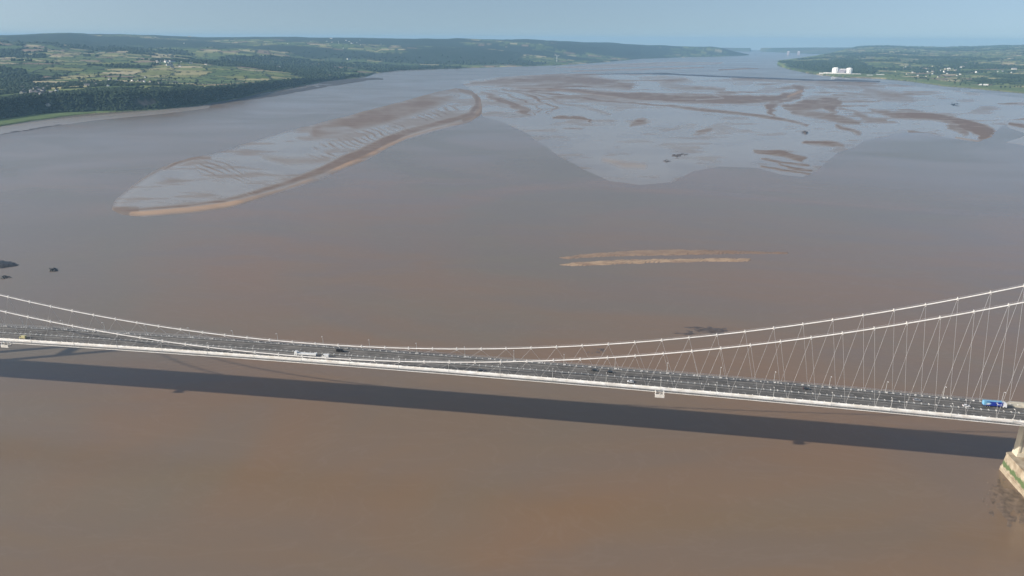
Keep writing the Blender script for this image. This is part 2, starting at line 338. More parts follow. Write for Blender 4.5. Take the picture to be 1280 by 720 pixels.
dry = dry*(1-.75*stroke(U, V, [(840, 112), (890, 118), (905, 123), (870, 125)], .8, .8))*(1-.7*stroke(U, V, [(897, 106), (920, 115), (950, 120)], .8, .9))
sand = stroke(U, V, [(640, 109), (720, 114), (790, 126)], .5, 1.2)*.25*n2*2+stroke(U, V, [(1195, 172), (1226, 177), (1240, 170)], .8, 1)*.5+stroke(U, V, [(755, 200), (780, 206), (805, 208)], [1, 3, 2], 5)*.32
sand = sand+stroke(U, V, [(985, 121), (1002, 114)], 1.2, 1)*.5
h = .35*smooth(0, 12, sd)+.45*dry+.12*(n1-.3); h = h*smooth(-1., 2., sd)-.3*(1-smooth(-1.5, .8, sd)); h = np.where(sd > 1, np.maximum(h, .05), h)
rim = np.clip((1-smooth(2, 40, sd+18*(n2-.5)))*.35*smooth(150, 190, V)+(1-smooth(0, 2, sd))*.4+.25*smooth(.5, .7, fbm(U/70, V/9, 3, 35)), 0, 1)
o = sheet('tidal_flats', X, Y, h, sd > -3, FLAT, {'mask': np.stack([np.clip(dry, 0, 1), np.clip(sand, 0, 1), rim], -1)})
tag(o, 'wide silvery tidal flats with brown sand swirls in the middle of the estuary', kind='structure')

# --- patches of flat at the right edge, and the thin dark bars far up the river
def flat_patch(name, poly, label, drystrokes, du=1., dv=.35, base=.3, mt=None, sandv=0., wobble=3., hh=.4):
    us = [p[0] for p in poly]; vs = [p[1] for p in poly]
    U, V, X, Y = pgrid(min(us)-6, max(us)+6, min(vs)-3, max(vs)+3, du, dv)
    sd = polydist(U, V, poly)+(fbm(U/14, V/5, 4, 41)-.5)*wobble
    d = np.full(U.shape, base)
    for p, hw, s in drystrokes: d = np.maximum(d, stroke(U, V, p, hw, 1.2)*s)
    d = d*(.6+.8*fbm(U/12, V/2.5, 4, 43)); h = hh*smooth(-1, 4, sd)+.25*(fbm(X/40, Y/40, 3, 3)-.3); h = h*smooth(-1.2, 1., sd)-.3*(1-smooth(-1.2, .6, sd))
    o = sheet(name, X, Y, h, sd > -2, mt or FLAT, {'mask': np.stack([np.clip(d, 0, 1), np.clip(d*0+sandv*(.5+fbm(U/7, V/2, 3, 44)), 0, 1), d*0], -1)})
    return tag(o, label, kind='structure')
flat_patch('mudflat', [(1250, 150), (1290, 146), (1345, 148), (1345, 190), (1300, 186), (1272, 180), (1258, 178), (1285, 168), (1262, 160)], 'wet mudflat with dark streaks at the right edge of the picture', [([(1255, 148), (1300, 149)], 1, .9), ([(1262, 155), (1310, 163)], [1.5, 4], .9)], base=.05)
flat_patch('mudflat', [(1235, 128), (1290, 126), (1345, 128), (1345, 137), (1290, 134), (1250, 133)], 'thin dark mud strip below the right hand meadow', [([(1240, 129), (1340, 131)], .8, .9)], base=.1)
flat_patch('mudbank', [(690, 94.5), (740, 92.4), (800, 91.6), (832, 91), (850, 92.6), (905, 95), (960, 97), (1020, 99.5), (1100, 101), (1100, 102.5), (1015, 101.3), (955, 98.6), (900, 96.6), (845, 94), (800, 92.6), (740, 93.4), (700, 95.2)],
           'long thin dark mudbank crossing the river far upstream', [], dv=.2, base=.95, wobble=.8, hh=1.0, mt=flat_material('dark_mud', wet=(.06, .065, .085), dry=(.065, .07, .09)))
flat_patch('mudbank', [(1008, 99.6), (1050, 99.2), (1080, 100.2), (1098, 101.4), (1062, 101.8), (1030, 101.2)], 'dark blue grey mudbank in front of the twin white reactor blocks', [], dv=.2, base=.95, wobble=1., hh=1.0, mt=bpy.data.materials['dark_mud'])
flat_patch('mudbank', [(895, 87), (930, 85), (950, 85.6), (935, 86.8), (900, 88)], 'faint thin mudbank left of the wooded right hand point', [], dv=.2, base=.8, wobble=.6)
for pl, lb in ([[(690, 84), (760, 80), (850, 77), (905, 78), (900, 80.4), (800, 83), (735, 86)], 'pale flats along the far left hand shore upstream'],
               [[(700, 88.5), (790, 86), (880, 83.5), (880, 85), (800, 88), (720, 90)], 'narrow pale flat in mid river far upstream']):
    flat_patch('mudflat', pl, lb, [([(pl[0][0]+20, pl[0][1]), (pl[2][0], pl[2][1]+1)], .6, .7)], dv=.25, base=.3, wobble=1.5)

# --- the two striped sandbars in mid channel
bar1 = [(697, 322), (735, 317), (790, 313), (850, 312), (920, 313), (985, 315.5), (985, 317.5), (920, 317.5), (850, 319), (790, 320), (735, 322), (710, 324)]
bar2 = [(694, 331), (720, 327.5), (780, 324.5), (850, 323), (905, 322.5), (938, 323.5), (938, 327), (880, 327.5), (830, 328.5), (770, 330.5), (715, 333)]
for pl, lb, sv in ((bar1, 'upper brown sandbar of the pair lying in mid channel', .48), (bar2, 'lower golden sandbar of the pair lying in mid channel', 1.0)):
    us = [p[0] for p in pl]; vs = [p[1] for p in pl]
    U, V, X, Y = pgrid(min(us)-5, max(us)+5, min(vs)-4, max(vs)+4, .45, .3)
    sd = polydist(U, V, pl)+(fbm(U/9, V/3, 3, 51)-.5)*3
    saw = .5+.5*np.sin(U*1.15+2.2*V+8*fbm(U/18, V/5, 3, 52)); cut = .6*smooth(.35, .95, saw)*smooth(.45, .62, fbm(U/8, V/4, 3, 53))
    h = .8*smooth(-1, 4, sd)-.55*cut*(sd < 4); h = h*smooth(-1, 1., sd)-.3*(1-smooth(-1, .6, sd))
    s = np.clip(sv*(-.15+1.7*fbm(U/7, V/1.3, 4, 55))*(1-.7*cut)*smooth(-2., 1.5, sd), 0, 1)
    s = s*(1-.75*smooth(860, 920, U)) if sv < .5 else s
    o = sheet('sandbar', X, Y, h, sd > -2.5, SAND, {'mask': np.stack([np.clip(.9-.2*cut, 0, 1), s, s*0], -1)}); tag(o, lb, kind='structure')

# ------------------------------------------------------------------ land on both banks
def land_material(name):
    m = bpy.data.materials.new(name); m.use_nodes = True; t = m.node_tree; b = t.nodes['Principled BSDF']
    at = N(t, 'ShaderNodeAttribute', attribute_name='cover'); geo = N(t, 'ShaderNodeNewGeometry')
    nz = N(t, 'ShaderNodeTexNoise'); nz.inputs['Scale'].default_value = .03; nz.inputs['Detail'].default_value = 5; lk(t, geo.outputs['Position'], nz.inputs['Vector'])
    mr = N(t, 'ShaderNodeMapRange'); lk(t, nz.outputs['Fac'], mr.inputs[0]); mr.inputs[1].default_value = .3; mr.inputs[2].default_value = .7; mr.inputs[3].default_value = .8; mr.inputs[4].default_value = 1.15
    vm = N(t, 'ShaderNodeVectorMath', operation='SCALE'); lk(t, at.outputs['Color'], vm.inputs[0]); lk(t, mr.outputs[0], vm.inputs['Scale'])
    lk(t, vm.outputs[0], b.inputs['Base Color']); b.inputs['Roughness'].default_value = .95; b.inputs['Specular IOR Level'].default_value = .1
    return m
LAND = land_material('farmland')
PALETTE = np.array([(.075, .115, .035), (.09, .13, .04), (.12, .155, .05), (.06, .095, .035), (.19, .20, .07), (.30, .27, .13), (.40, .34, .20), (.10, .14, .05), (.08, .12, .045), (.24, .17, .12), (.07, .10, .04), (.17, .20, .07)])
def fields(X, Y, size=240., seed=0):
    """patchwork of fields: cell id hash, distance to hedge in metres, colour"""
    ca, sa = math.cos(.5), math.sin(.5)
    x = (X*ca+Y*sa)/size+.8*fbm(X/1500, Y/1500, 2, 61); y = (-X*sa+Y*ca)/(size*.72)+.8*fbm(X/1300, Y/1300, 2, 63)
    xi, yi = np.floor(x), np.floor(y); f1 = np.full(X.shape, 9.); f2 = f1.copy(); ci = np.zeros(X.shape); cj = ci.copy()
    for a in (-1, 0, 1):
        for b in (-1, 0, 1):
            i, j = xi+a, yi+b; px = i+.15+.7*hash2(i, j, seed+1); py = j+.15+.7*hash2(i, j, seed+2)
            d = np.maximum(np.abs(x-px), np.abs(y-py))*.6+np.hypot(x-px, y-py)*.4
            n = d < f1; f2 = np.where(n, f1, np.minimum(f2, d)); ci = np.where(n, i, ci); cj = np.where(n, j, cj); f1 = np.where(n, d, f1)
    idv = hash2(ci, cj, seed+5); col = PALETTE[(idv*len(PALETTE)*.999).astype(int)]
    return (f2-f1)*size*.6, hash2(ci, cj, seed+9), col
SKY_L = ([-700, -60, 0, 30, 60, 90, 120, 160, 200, 250, 300, 400, 500, 600, 660, 700, 760, 800, 850, 900, 930, 1100],
         [44, 45.5, 45, 44, 42, 41.8, 43.8, 43.4, 45, 46, 46.8, 47.4, 48, 48.8, 49.3, 51, 53.6, 55.5, 57, 58.6, 59.6, 61])
SHORE_L = ([-700, -60, 0, 40, 80, 120, 160, 200, 250, 300, 330, 360, 400, 430, 458, 470, 500, 560, 620, 700, 760, 800, 870, 925, 960],
           [190, 168, 158, 151, 146, 141.5, 139, 137, 131, 123, 115, 110, 103, 99, 96, 91.5, 88, 86, 84, 81.5, 77.5, 73.5, 71.2, 69.8, 67.5])
CLIFF = ([-700, 0, 60, 150, 200, 300, 350, 410, 460, 900], [55, 55, 58, 60, 58, 45, 32, 16, 6, 5])
MEADOW = ([-700, 0, 60, 110, 160, 900], [330, 250, 200, 80, 15, 15])
def land_left_height(X, Y):
    D = np.hypot(X-CAM[0], Y-CAM[1]); U, V = project(np.stack([X, Y, X*0], -1))
    Uc = np.clip(U, -700, 1800); vs = np.maximum(np.interp(Uc, *SHORE_L), hor(Uc)+4); ds = dist_at(Uc, vs); s = D-ds      # metres inland
    s = s+(fbm(X/180, Y/180, 4, 71)-.5)*40
    cl = np.interp(U, *CLIFF); me = np.interp(U, *MEADOW)
    base = 3.5*smooth(-10, 25, s)+cl*smooth(me, me+110, s)
    RD = 12500+1200*np.sin(U/170.)+1500*smooth(500, 900, U)*3
    hr = ray_height(Uc, np.interp(Uc, *SKY_L)+.4, RD)
    k = smooth(.0, 1., np.clip((D-ds)/(RD-ds), 0, 1)**1.15)
    roll = (fbm(X/1900, Y/1500, 4, 73)-.5)*150*smooth(0, 2500, s)*(1-.75*smooth(.55, .95, k))+(fbm(X/500, Y/450, 3, 75)-.5)*34*smooth(100, 900, s)
    bump = (fbm(U/30, D/4000, 2, 76)-.5)*10*k
    h = base*(1-k)+hr*k+roll+bump
    h = h*(1-smooth(885, 950, U)*.97); h = np.maximum(h, 2.5*smooth(-10, 30, s)); h = np.where(D > RD, h-(D-RD)*.02, h)
    h = np.where(s > 0, h, -1.5+ s*.01)
    return h, s, U, D
def cover(X, Y, s, U, D, left, h):
    edge, r, col = fields(X, Y, 185. if left else 180., 0 if left else 40)
    wn = fbm(X/750, Y/620, 4, 81); wood = smooth(.588, .62, wn-(.07*(1-smooth(700, 1500, s)) if left else 0)+.16*(r-.5)+(.0 if left else -.005))
    if left: wood = np.maximum(wood, smooth(.53, .6, fbm(X/1500, Y/900, 5, 85)+.22*smooth(7000, 11500, D)-.055))
    hedge = 1-smooth(5, 9+D/1500, edge)
    dark = np.array([.016, .031, .016])+.012*fbm(X/45, Y/45, 3, 87)[..., None]
    c = col*(.8+.4*fbm(X/120, Y/120, 3, 89))[..., None]
    c = c*(1-hedge[..., None])+dark*hedge[..., None]
    c = c*(1-wood[..., None])+dark*wood[..., None]
    return c, wood, hedge
def land_grid(u0, u1, dmin, dmax, du, seed=0):
    us = np.arange(u0, u1+du, du); dl = [dmax]
    while dl[-1] > dmin: dl.append(dl[-1]-(.45 if dl[-1] > 30 else .30 if dl[-1] > 16 else .16))
    dl = np.array(dl); Ug, Dl = np.meshgrid(us, dl); P = ground(Ug, hor(Ug)+Dl); return P[..., 0], P[..., 1]
X, Y = land_grid(-420, 955, 12.6, 125, 1.15)
h, s, U, D = land_left_height(X, Y); cov, wood, hedge = cover(X, Y, s, U, D, True, h)
cw = smooth(-30, 20, s-np.interp(U, *MEADOW))*(1-smooth(60, 190, s-np.interp(U, *MEADOW)-120*fbm(X/200, Y/200, 2, 5)))*(1-smooth(440, 475, U))
green = (1-smooth(-30, 20, s-np.interp(U, *MEADOW)))*smooth(0, 8, s)
cov = cov*(1-cw[..., None])+np.array([.020, .036, .018])*cw[..., None]
cov = cov*(1-green[..., None])+np.array([.11, .155, .055])*green[..., None]
bare = stroke(U, project(np.stack([X, Y, h], -1))[1], [(170, 125), (185, 128), (192, 127)], [3, 5, 4], 2.)*smooth(.40, .6, fbm(X/40, Y/30, 3, 91))*(s < 400)
cov = cov*(1-.8*bare[..., None])+np.array([.26, .19, .15])*.8*bare[..., None]
o = sheet('west_land', X, Y, h, (s > -25), LAND, {'cover': cov}); tag(o, 'hedged green fields, wooded cliff and blue hills on the left bank', kind='structure')

SHORE_R = ([960, 972, 985, 1010, 1030, 1060, 1100, 1140, 1180, 1230, 1280, 1340, 1700], [81, 81.5, 86, 91.5, 94.3, 97, 98.2, 102, 107.6, 111.8, 116.8, 123, 165])
SKY_R = ([900, 960, 1010, 1060, 1090, 1110, 1140, 1180, 1220, 1250, 1280, 1700], [59.5, 59.6, 59.6, 58.6, 57, 56.8, 58, 58.2, 57.6, 56.8, 56.6, 56])
def land_right_height(X, Y):
    D = np.hypot(X-CAM[0], Y-CAM[1]); U, V = project(np.stack([X, Y, X*0], -1))
    Uc = np.clip(U, 500, 1900); vs = np.maximum(np.interp(Uc, *SHORE_R), hor(Uc)+4); ds = dist_at(Uc, vs); s = (D-ds)+(fbm(X/180, Y/180, 4, 71)-.5)*50
    s = np.where(U < 972, -200, s)
    back = dist_at(Uc, hor(Uc)+np.interp(Uc, [965, 985, 1010, 1040, 1075, 1110, 1700], [28, 26.5, 24, 20.5, 14, 8, 6])); s = np.minimum(s, (back-D))
    base = 5*smooth(-10, 25, s)+14*smooth(900, 3200, s)+(fbm(X/1500, Y/1200, 4, 77)-.5)*30*smooth(400, 2000, s)
    RD = 20500.; hr = ray_height(Uc, np.interp(Uc, *SKY_R), RD)
    k = smooth(.25, 1., D/RD); h = base*(1-k)+np.maximum(hr, 0)*k+(fbm(U/25, D/5000, 2, 79)-.5)*14*k
    h = np.where(D > RD, h-(D-RD)*.02, h); h = np.where(s > 0, np.maximum(h, 2.5*smooth(-10, 30, s)), -1.5)
    return h, s, U, D
X, Y = land_grid(960, 1560, 10.4, 66, 1.15)
h, s, U, D = land_right_height(X, Y); cov, wood, hedge = cover(X, Y, s, U, D, False, h)
green = (1-smooth(380, 560, s+160*(fbm(X/300, Y/300, 2, 6)-.5)))*smooth(0, 8, s); pale = (1-smooth(20, 60, s))*smooth(0, 6, s)
cov = cov*(1-green[..., None])+np.array([.11, .15, .055])*green[..., None]
cov = cov*(1-pale[..., None])+np.array([.20, .20, .10])*pale[..., None]
gw = stroke(U, project(np.stack([X, Y, h], -1))[1], [(985, 82), (1020, 84), (1060, 82), (1090, 88)], [3, 6, 9, 4], 3); wood2 = np.maximum(wood, gw)
cov = cov*(1-gw[..., None])+np.array([.024, .042, .022])*gw[..., None]
o = sheet('east_land', X, Y, h, (s > -25) & (Y < 25000), LAND, {'cover': cov}); tag(o, 'flat green fields and woods on the right bank', kind='structure')

# land closing the head of the estuary, between the two banks
SKY_M = ([850, 900, 925, 960, 990, 1010, 1060], [59, 59.8, 60.2, 60, 59.8, 59.6, 59.6])
us = np.arange(820, 1120, 1.2); dl = np.concatenate([np.arange(19.4, 10.0, -.12)]); Ug, Dl = np.meshgrid(us, dl)
P = ground(Ug, hor(Ug)+Dl); X, Y = P[..., 0], P[..., 1]; D = np.hypot(X-CAM[0], Y-CAM[1])
s = D-dist_at(Ug, hor(Ug)+np.interp(Ug, [820, 925, 950, 972, 1000, 1040, 1120], [13, 13, 13, 14, 15, 16.5, 17])+.5*(fbm(Ug/30, Ug*0, 2, 5)-.5)); RD = 22500.
hr = ray_height(Ug, np.interp(Ug, *SKY_M), RD)
h = np.where(s > 0, 6+smooth(0, 1, s/(RD-D+s+1))*np.maximum(hr, 5), -2); h = np.where(D > RD, h-(D-RD)*.02, h)
e_, r_, c_ = fields(X, Y, 500., 90); c_ = c_*.3+np.array([.02, .035, .025])
o = sheet('far_land', X, Y, h, (s > -200) & (Y < 25000), LAND, {'cover': c_}); tag(o, 'faint blue land at the head of the estuary', kind='structure')

# dark foreshore rocks and mud below the left bank
def shore_strip(name, pts, hw, label, mt, hh=.8, du=1., dv=.3, seed=5, dd=.9, thr=(.3, .5)):
    us = [p[0] for p in pts]; vs = [p[1] for p in pts]; H = max(hw) if isinstance(hw, list) else hw
    U, V, X, Y = pgrid(min(us)-H-3, max(us)+H+3, min(vs)-H-2, max(vs)+H+2, du, dv)
    a = stroke(U, V, pts, hw, .9)*(.35+.65*smooth(*thr, fbm(U/9, V/1.8, 4, seed)))
    h = hh*(a-.35)+.3*(fbm(X/15, Y/15, 3, seed)-.5)*a; h = np.where(a < .3, np.minimum(h, -.1), h)
    o = sheet(name, X, Y, h, a > .12, mt, {'mask': np.stack([np.full(U.shape, dd), U*0, U*0], -1)}); return o
DK = flat_material('dark_shore_mud', wet=(.06, .06, .065), dry=(.07, .065, .065))
tag(shore_strip('foreshore', [(-40, 175), (0, 167), (30, 163), (60, 158), (90, 153)], [1, 1.2, 1, .8, .5], '', DK, seed=7), 'thin dark mud edge below the green meadow on the left', kind='structure')
tag(shore_strip('foreshore', [(-60, 172), (0, 163), (60, 154), (120, 147), (200, 140), (260, 133)], [6, 4.5, 4, 3, 2.5, 2], '', FLAT, seed=8, dd=.05, thr=(.1, .3)), 'wet grey mud beach below the wooded cliff', kind='structure')
tag(shore_strip('foreshore', [(255, 132), (290, 125), (320, 122), (350, 117), (400, 108), (455, 100)], [1.5, 2.5, 2.2, 2.2, 2, 1.4], '', DK, seed=9), 'dark rocky foreshore running out to the wooded point', kind='structure')
tag(shore_strip('foreshore', [(400, 104), (440, 100), (470, 98.5), (478, 99)], [1.5, 1.6, 1.2, .8], '', DK, seed=10, thr=(.1, .3), hh=3), 'black rocks at the tip of the wooded point', kind='structure')

# ------------------------------------------------------------------ rocks breaking the water
ROCK = mat('wet_rock', (.035, .034, .036), .55, var=.3, scale=.3, bump=.8, bscale=1.2); ROCKB = mat('brown_rock', (.125, .095, .078), .6, var=.25, scale=.2, bump=.6)
def rock(u0, u1, v0, v1, label, mt=ROCK, hh=1.6, seed=1, thr=.42, cat='rocks', name='rock_outcrop', rough=1.):
    w_, h_ = u1-u0, v1-v0; U, V, X, Y = pgrid(u0-3, u1+3, v0-2, v1+2, max(w_/60, .3), max(h_/40, .12))
    e = ((U-(u0+u1)/2)/(w_/2))**2+((V-(v0+v1)/2)/(h_/2))**2; n = fbm(U/(w_/5), V/(h_/4), 4, seed)
    n = n*.6+.4*fbm(U/(w_/16), V/(h_/9), 4, seed+5); hgt = hh*((1-e)*1.3-.35*rough+(n-thr-.03)*4.5*rough)+.3*hh*(fbm(X/3, Y/3, 3, seed+2)-.5)
    o = sheet(name, X, Y, hgt, hgt > -.25, mt); return tag(o, label, cat)
rock(-30, 23, 325.5, 335.5, 'low black rock island at the left edge above the bridge', seed=3, hh=2.2, thr=.5, rough=.28)
rock(60, 72, 335, 340, 'small black rock alone right of the black rock island', seed=6, hh=1.4)
rock(-4, 13, 345, 349, 'thin flat black rock below the black rock island', seed=9, hh=1.2)
rock(832, 932, 407, 421, 'dark reef just awash behind the cables right of centre', ROCKB, hh=.7, seed=12, thr=.62)
rock(728, 764, 434, 443, 'faint reef just awash behind the middle of the bridge', ROCKB, hh=.5, seed=16, thr=.64)
rock(1226, 1330, 586, 664, 'brown rocks and churned mud around the foot of the bridge pier', mat('pier_foot_mud', (.21, .152, .108), .6, var=.3, scale=.25, bump=.9, bscale=1.5), hh=.4, seed=21, thr=.56)
rock(833, 862, 189, 199, 'dark rock patch on the silvery flats, right of centre', ROCKB, seed=24, hh=1.2, thr=.58)
rock(828, 840, 199, 204, 'tiny dark rock left of the larger rock patch on the flats', ROCKB, seed=27, hh=1.0, thr=.5)
rock(1178, 1212, 127, 135, 'black rocks in the pale water near the right bank', seed=37, hh=1.2, thr=.66)
rock(1002, 1011, 164, 168, 'tiny dark rock on the flats above the striped brown bank', ROCKB, seed=33, hh=2, thr=.4)

# ------------------------------------------------------------------ woods, hedgerow trees
def ico():
    t = (1+5**.5)/2; v = np.array([(-1, t, 0), (1, t, 0), (-1, -t, 0), (1, -t, 0), (0, -1, t), (0, 1, t), (0, -1, -t), (0, 1, -t), (t, 0, -1), (t, 0, 1), (-t, 0, -1), (-t, 0, 1)]); v /= np.linalg.norm(v[0])
    f = np.array([(0, 11, 5), (0, 5, 1), (0, 1, 7), (0, 7, 10), (0, 10, 11), (1, 5, 9), (5, 11, 4), (11, 10, 2), (10, 7, 6), (7, 1, 8), (3, 9, 4), (3, 4, 2), (3, 2, 6), (3, 6, 8), (3, 8, 9), (4, 9, 5), (2, 4, 11), (6, 2, 10), (8, 6, 7), (9, 8, 1)])
    return v, f
def foliage_material(name, a=(.011, .024, .012), b=(.030, .050, .022)):
    m = bpy.data.materials.new(name); m.use_nodes = True; t = m.node_tree; bs = t.nodes['Principled BSDF']; geo = N(t, 'ShaderNodeNewGeometry')
    cr = N(t, 'ShaderNodeMix', data_type='RGBA'); cr.inputs[6].default_value = (*a, 1); cr.inputs[7].default_value = (*b, 1)
    nz = N(t, 'ShaderNodeTexNoise'); nz.inputs['Scale'].default_value = .02; nz.inputs['Detail'].default_value = 6; lk(t, geo.outputs['Position'], nz.inputs['Vector'])
    mr = N(t, 'ShaderNodeMapRange'); mr.inputs[1].default_value = .35; mr.inputs[2].default_value = .68; lk(t, nz.outputs['Fac'], mr.inputs[0])
    av = N(t, 'ShaderNodeMath', operation='MULTIPLY_ADD', use_clamp=True); lk(t, geo.outputs['Random Per Island'], av.inputs[0]); av.inputs[1].default_value = .5; lk(t, mr.outputs[0], av.inputs[2])
    lk(t, av.outputs[0], cr.inputs[0]); lk(t, cr.outputs[2], bs.inputs['Base Color']); bs.inputs['Roughness'].default_value = .9; bs.inputs['Specular IOR Level'].default_value = .15
    return m
LEAF = foliage_material('leaves')
def crowns(name, P, R, label, kind='stuff'):
    iv, fi = ico(); n = len(P); V = iv[None]*(R[:, None, None])*np.array([1, 1, .85])*(.72+.56*RS.rand(n, 12, 1)); V = V+P[:, None]
    co = V.reshape(-1, 3).astype(np.float32); q = (fi[None]+12*np.arange(n)[:, None, None]).reshape(-1, 3)
    me = bpy.data.meshes.new(name); me.vertices.add(len(co)); me.vertices.foreach_set('co', co.ravel()); me.loops.add(q.size); me.loops.foreach_set('vertex_index', q.ravel().astype(np.int32))
    me.polygons.add(len(q)); me.polygons.foreach_set('loop_start', (np.arange(len(q))*3).astype(np.int32)); me.update(calc_edges=True); me.materials.append(LEAF)
    o = bpy.data.objects.new(name, me); COL.objects.link(o); return tag(o, label, kind=kind)
def scatter(n, u0, u1, dmin, dmax, fn, left):
    U = RS.uniform(u0, u1, n); dl = RS.uniform(dmin, dmax, n)**1.0; P = ground(U, hor(U)+dl); X, Y = P[:, 0], P[:, 1]
    h, s, U, D = fn(X, Y); c, wood, hedge = cover(X, Y, s, U, D, left, h); return X, Y, h, s, U, D, wood, hedge
X, Y, h, s, U, D, wood, hedge = scatter(150000, -120, 940, 12, 122, land_left_height, True)
me_ = np.interp(U, *MEADOW); cw = (s > me_-15) & (s < me_+230) & (U < 455); vis = project(np.stack([X, Y, h], -1))[1]
isb = (np.hypot((U-184)/13, (vis-128)/5.5) < 1) & (s < me_+140); k = (s > me_-12) & (s > 20) & ((wood > .5) | cw) & ~isb & (D < 9500) & (RS.rand(len(X)) < 1-smooth(7000, 9500, D))
R = (4.5+4.5*RS.rand(len(X)))*np.clip(D/4200, .9, 1.6)
crowns('woodland', np.stack([X, Y, h+R*.45], -1)[k], R[k], 'dark woods on the cliff and hills of the left bank')
k2 = (s > me_+150) & (hedge > .5) & (wood < .5) & (RS.rand(len(X)) < .8); R2 = (1.8+2.2*RS.rand(len(X)))*np.clip(D/7000, .9, 1.3)
crowns('hedgerows', np.stack([X, Y, h+R2*.4], -1)[k2], R2[k2], 'hedgerows dividing the fields of the left bank')
X, Y, h, s, U, D, wood, hedge = scatter(60000, 968, 1420, 9, 64, land_right_height, False)
vis = project(np.stack([X, Y, h], -1))[1]; gw = stroke(U, vis, [(985, 82), (1020, 84), (1060, 82), (1090, 88)], [3, 6, 9, 4], 3) > .5
pst = (U > 1020) & (U < 1078) & (s < 420)
k = (s > 480) & ((wood > .5) | gw) & ~pst & (Y < 24500); R = (4+3.5*RS.rand(len(X)))*np.clip(D/5000, .9, 1.7)
crowns('woodland', np.stack([X, Y, h+R*.45], -1)[k], R[k], 'woods on the flat right bank')
k2 = (s > 450) & (hedge > .5) & (wood < .5) & ~pst & (Y < 24500) & (RS.rand(len(X)) < .6); R2 = (1.8+2.2*RS.rand(len(X)))*np.clip(D/7000, .9, 1.3)
crowns('hedgerows', np.stack([X, Y, h+R2*.4], -1)[k2], R2[k2], 'hedgerows dividing the fields of the right bank')

# free-standing trees
BARK = mat('bark', (.09, .07, .055), .9)
def tree_proto(seed):
    r = random.Random(seed); t = MB(); t.tube([(0, 0, -1), (0, 0, 4), (.3, .2, 8)], [.8, .55, .3], 6)
    for a in range(4): th = a*1.57+r.random(); t.tube([(0, 0, 4.5), (math.cos(th)*3, math.sin(th)*3, 8)], [.3, .12], 5)
    c = MB(); iv, fi = ico()
    for _ in range(46):
        th, ph, q = r.random()*6.28, r.random()*math.pi, r.random()**.5; p = np.array([math.cos(th)*math.sin(ph)*5*q, math.sin(th)*math.sin(ph)*5*q, 9.5+math.cos(ph)*4*q])
        R = r.uniform(.9, 1.9); vv = iv*R*np.array([[1, 1, .8]])*np.array([[r.uniform(.7, 1.3)] for _ in range(12)])+p; c.add(vv, [tuple(x) for x in fi])
    return t.mesh('trunk', BARK), c.mesh('crown', LEAF)
protos = [tree_proto(i) for i in range(4)]
def place_trees(n, fn, u0, u1, dmin, dmax, smin, left, label, group):
    X, Y, h, s, U, D, wood, hedge = scatter(n*12, u0, u1, dmin, dmax, fn, left); ok = np.where((s > smin) & (wood < .3))[0][:n]
    for i in ok:
        tm, cm = protos[i % 4]; r = empty('tree', (X[i], Y[i], h[i]-.3), random.random()*6.28); sc = random.uniform(.8, 1.35); r.scale = (sc, sc, sc)
        for nm, me in (('trunk', tm), ('crown', cm)):
            o = bpy.data.objects.new(nm, me); COL.objects.link(o); o.parent = r
        tag(r, label, 'tree', group)
place_trees(70, land_left_height, 0, 330, 62, 92, 480, True, 'dark round tree standing in a field behind the wooded cliff', 'field trees behind the cliff')
place_trees(60, land_right_height, 1100, 1280, 36, 60, 60, False, 'dark round tree on the green meadows of the right bank', 'field trees on the right bank')

# ------------------------------------------------------------------ houses and far structures
WALLW = mat('white_render', (.78, .77, .73), .8); WALLC = mat('cream_render', (.6, .54, .44), .8); ROOFM = mat('slate_roof', (.14, .13, .14), .8); GLS = mat('window_glass', (.05, .06, .07), .2)
def house_proto(L, W_, H, wm):
    b = MB(); b.box(-L/2, L/2, -W_/2, W_/2, -2, H); b.add([(-L/2, -W_/2, H), (-L/2, W_/2, H), (-L/2, 0, H+W_*.42)], [(0, 1, 2)]); b.add([(L/2, -W_/2, H), (L/2, W_/2, H), (L/2, 0, H+W_*.42)], [(0, 2, 1)])
    r = MB(); e = .5
    for sg in (-1, 1): r.add([(-L/2-e, sg*(W_/2+e), H-.25), (L/2+e, sg*(W_/2+e), H-.25), (L/2+e, 0, H+W_*.42+.2), (-L/2-e, 0, H+W_*.42+.2), (-L/2-e, sg*(W_/2+e), H-.0), (L/2+e, sg*(W_/2+e), H-.0), (L/2+e, 0, H+W_*.42+.5), (-L/2-e, 0, H+W_*.42+.5)], [(0, 1, 2, 3), (7, 6, 5, 4), (0, 4, 5, 1), (1, 5, 6, 2), (2, 6, 7, 3), (3, 7, 4, 0)])
    r.box(L*.3, L*.3+1, -.5, .5, H+W_*.3, H+W_*.42+1.6)
    g = MB()
    for x in (-L*.3, 0, L*.3):
        for z in (1, 3.6):
            if z+1.3 < H:
                for sg in (-1, 1): y = sg*(W_/2+.03); g.box(x-.6, x+.6, min(y, y-sg*.1), max(y, y-sg*.1), z, z+1.3)
    return [('wall', b.mesh('wall', wm)), ('roof', r.mesh('roof', ROOFM))]
hp = [house_proto(14, 9, 5.6, WALLW), house_proto(22, 10, 5.6, WALLC), house_proto(40, 18, 7, WALLW)]
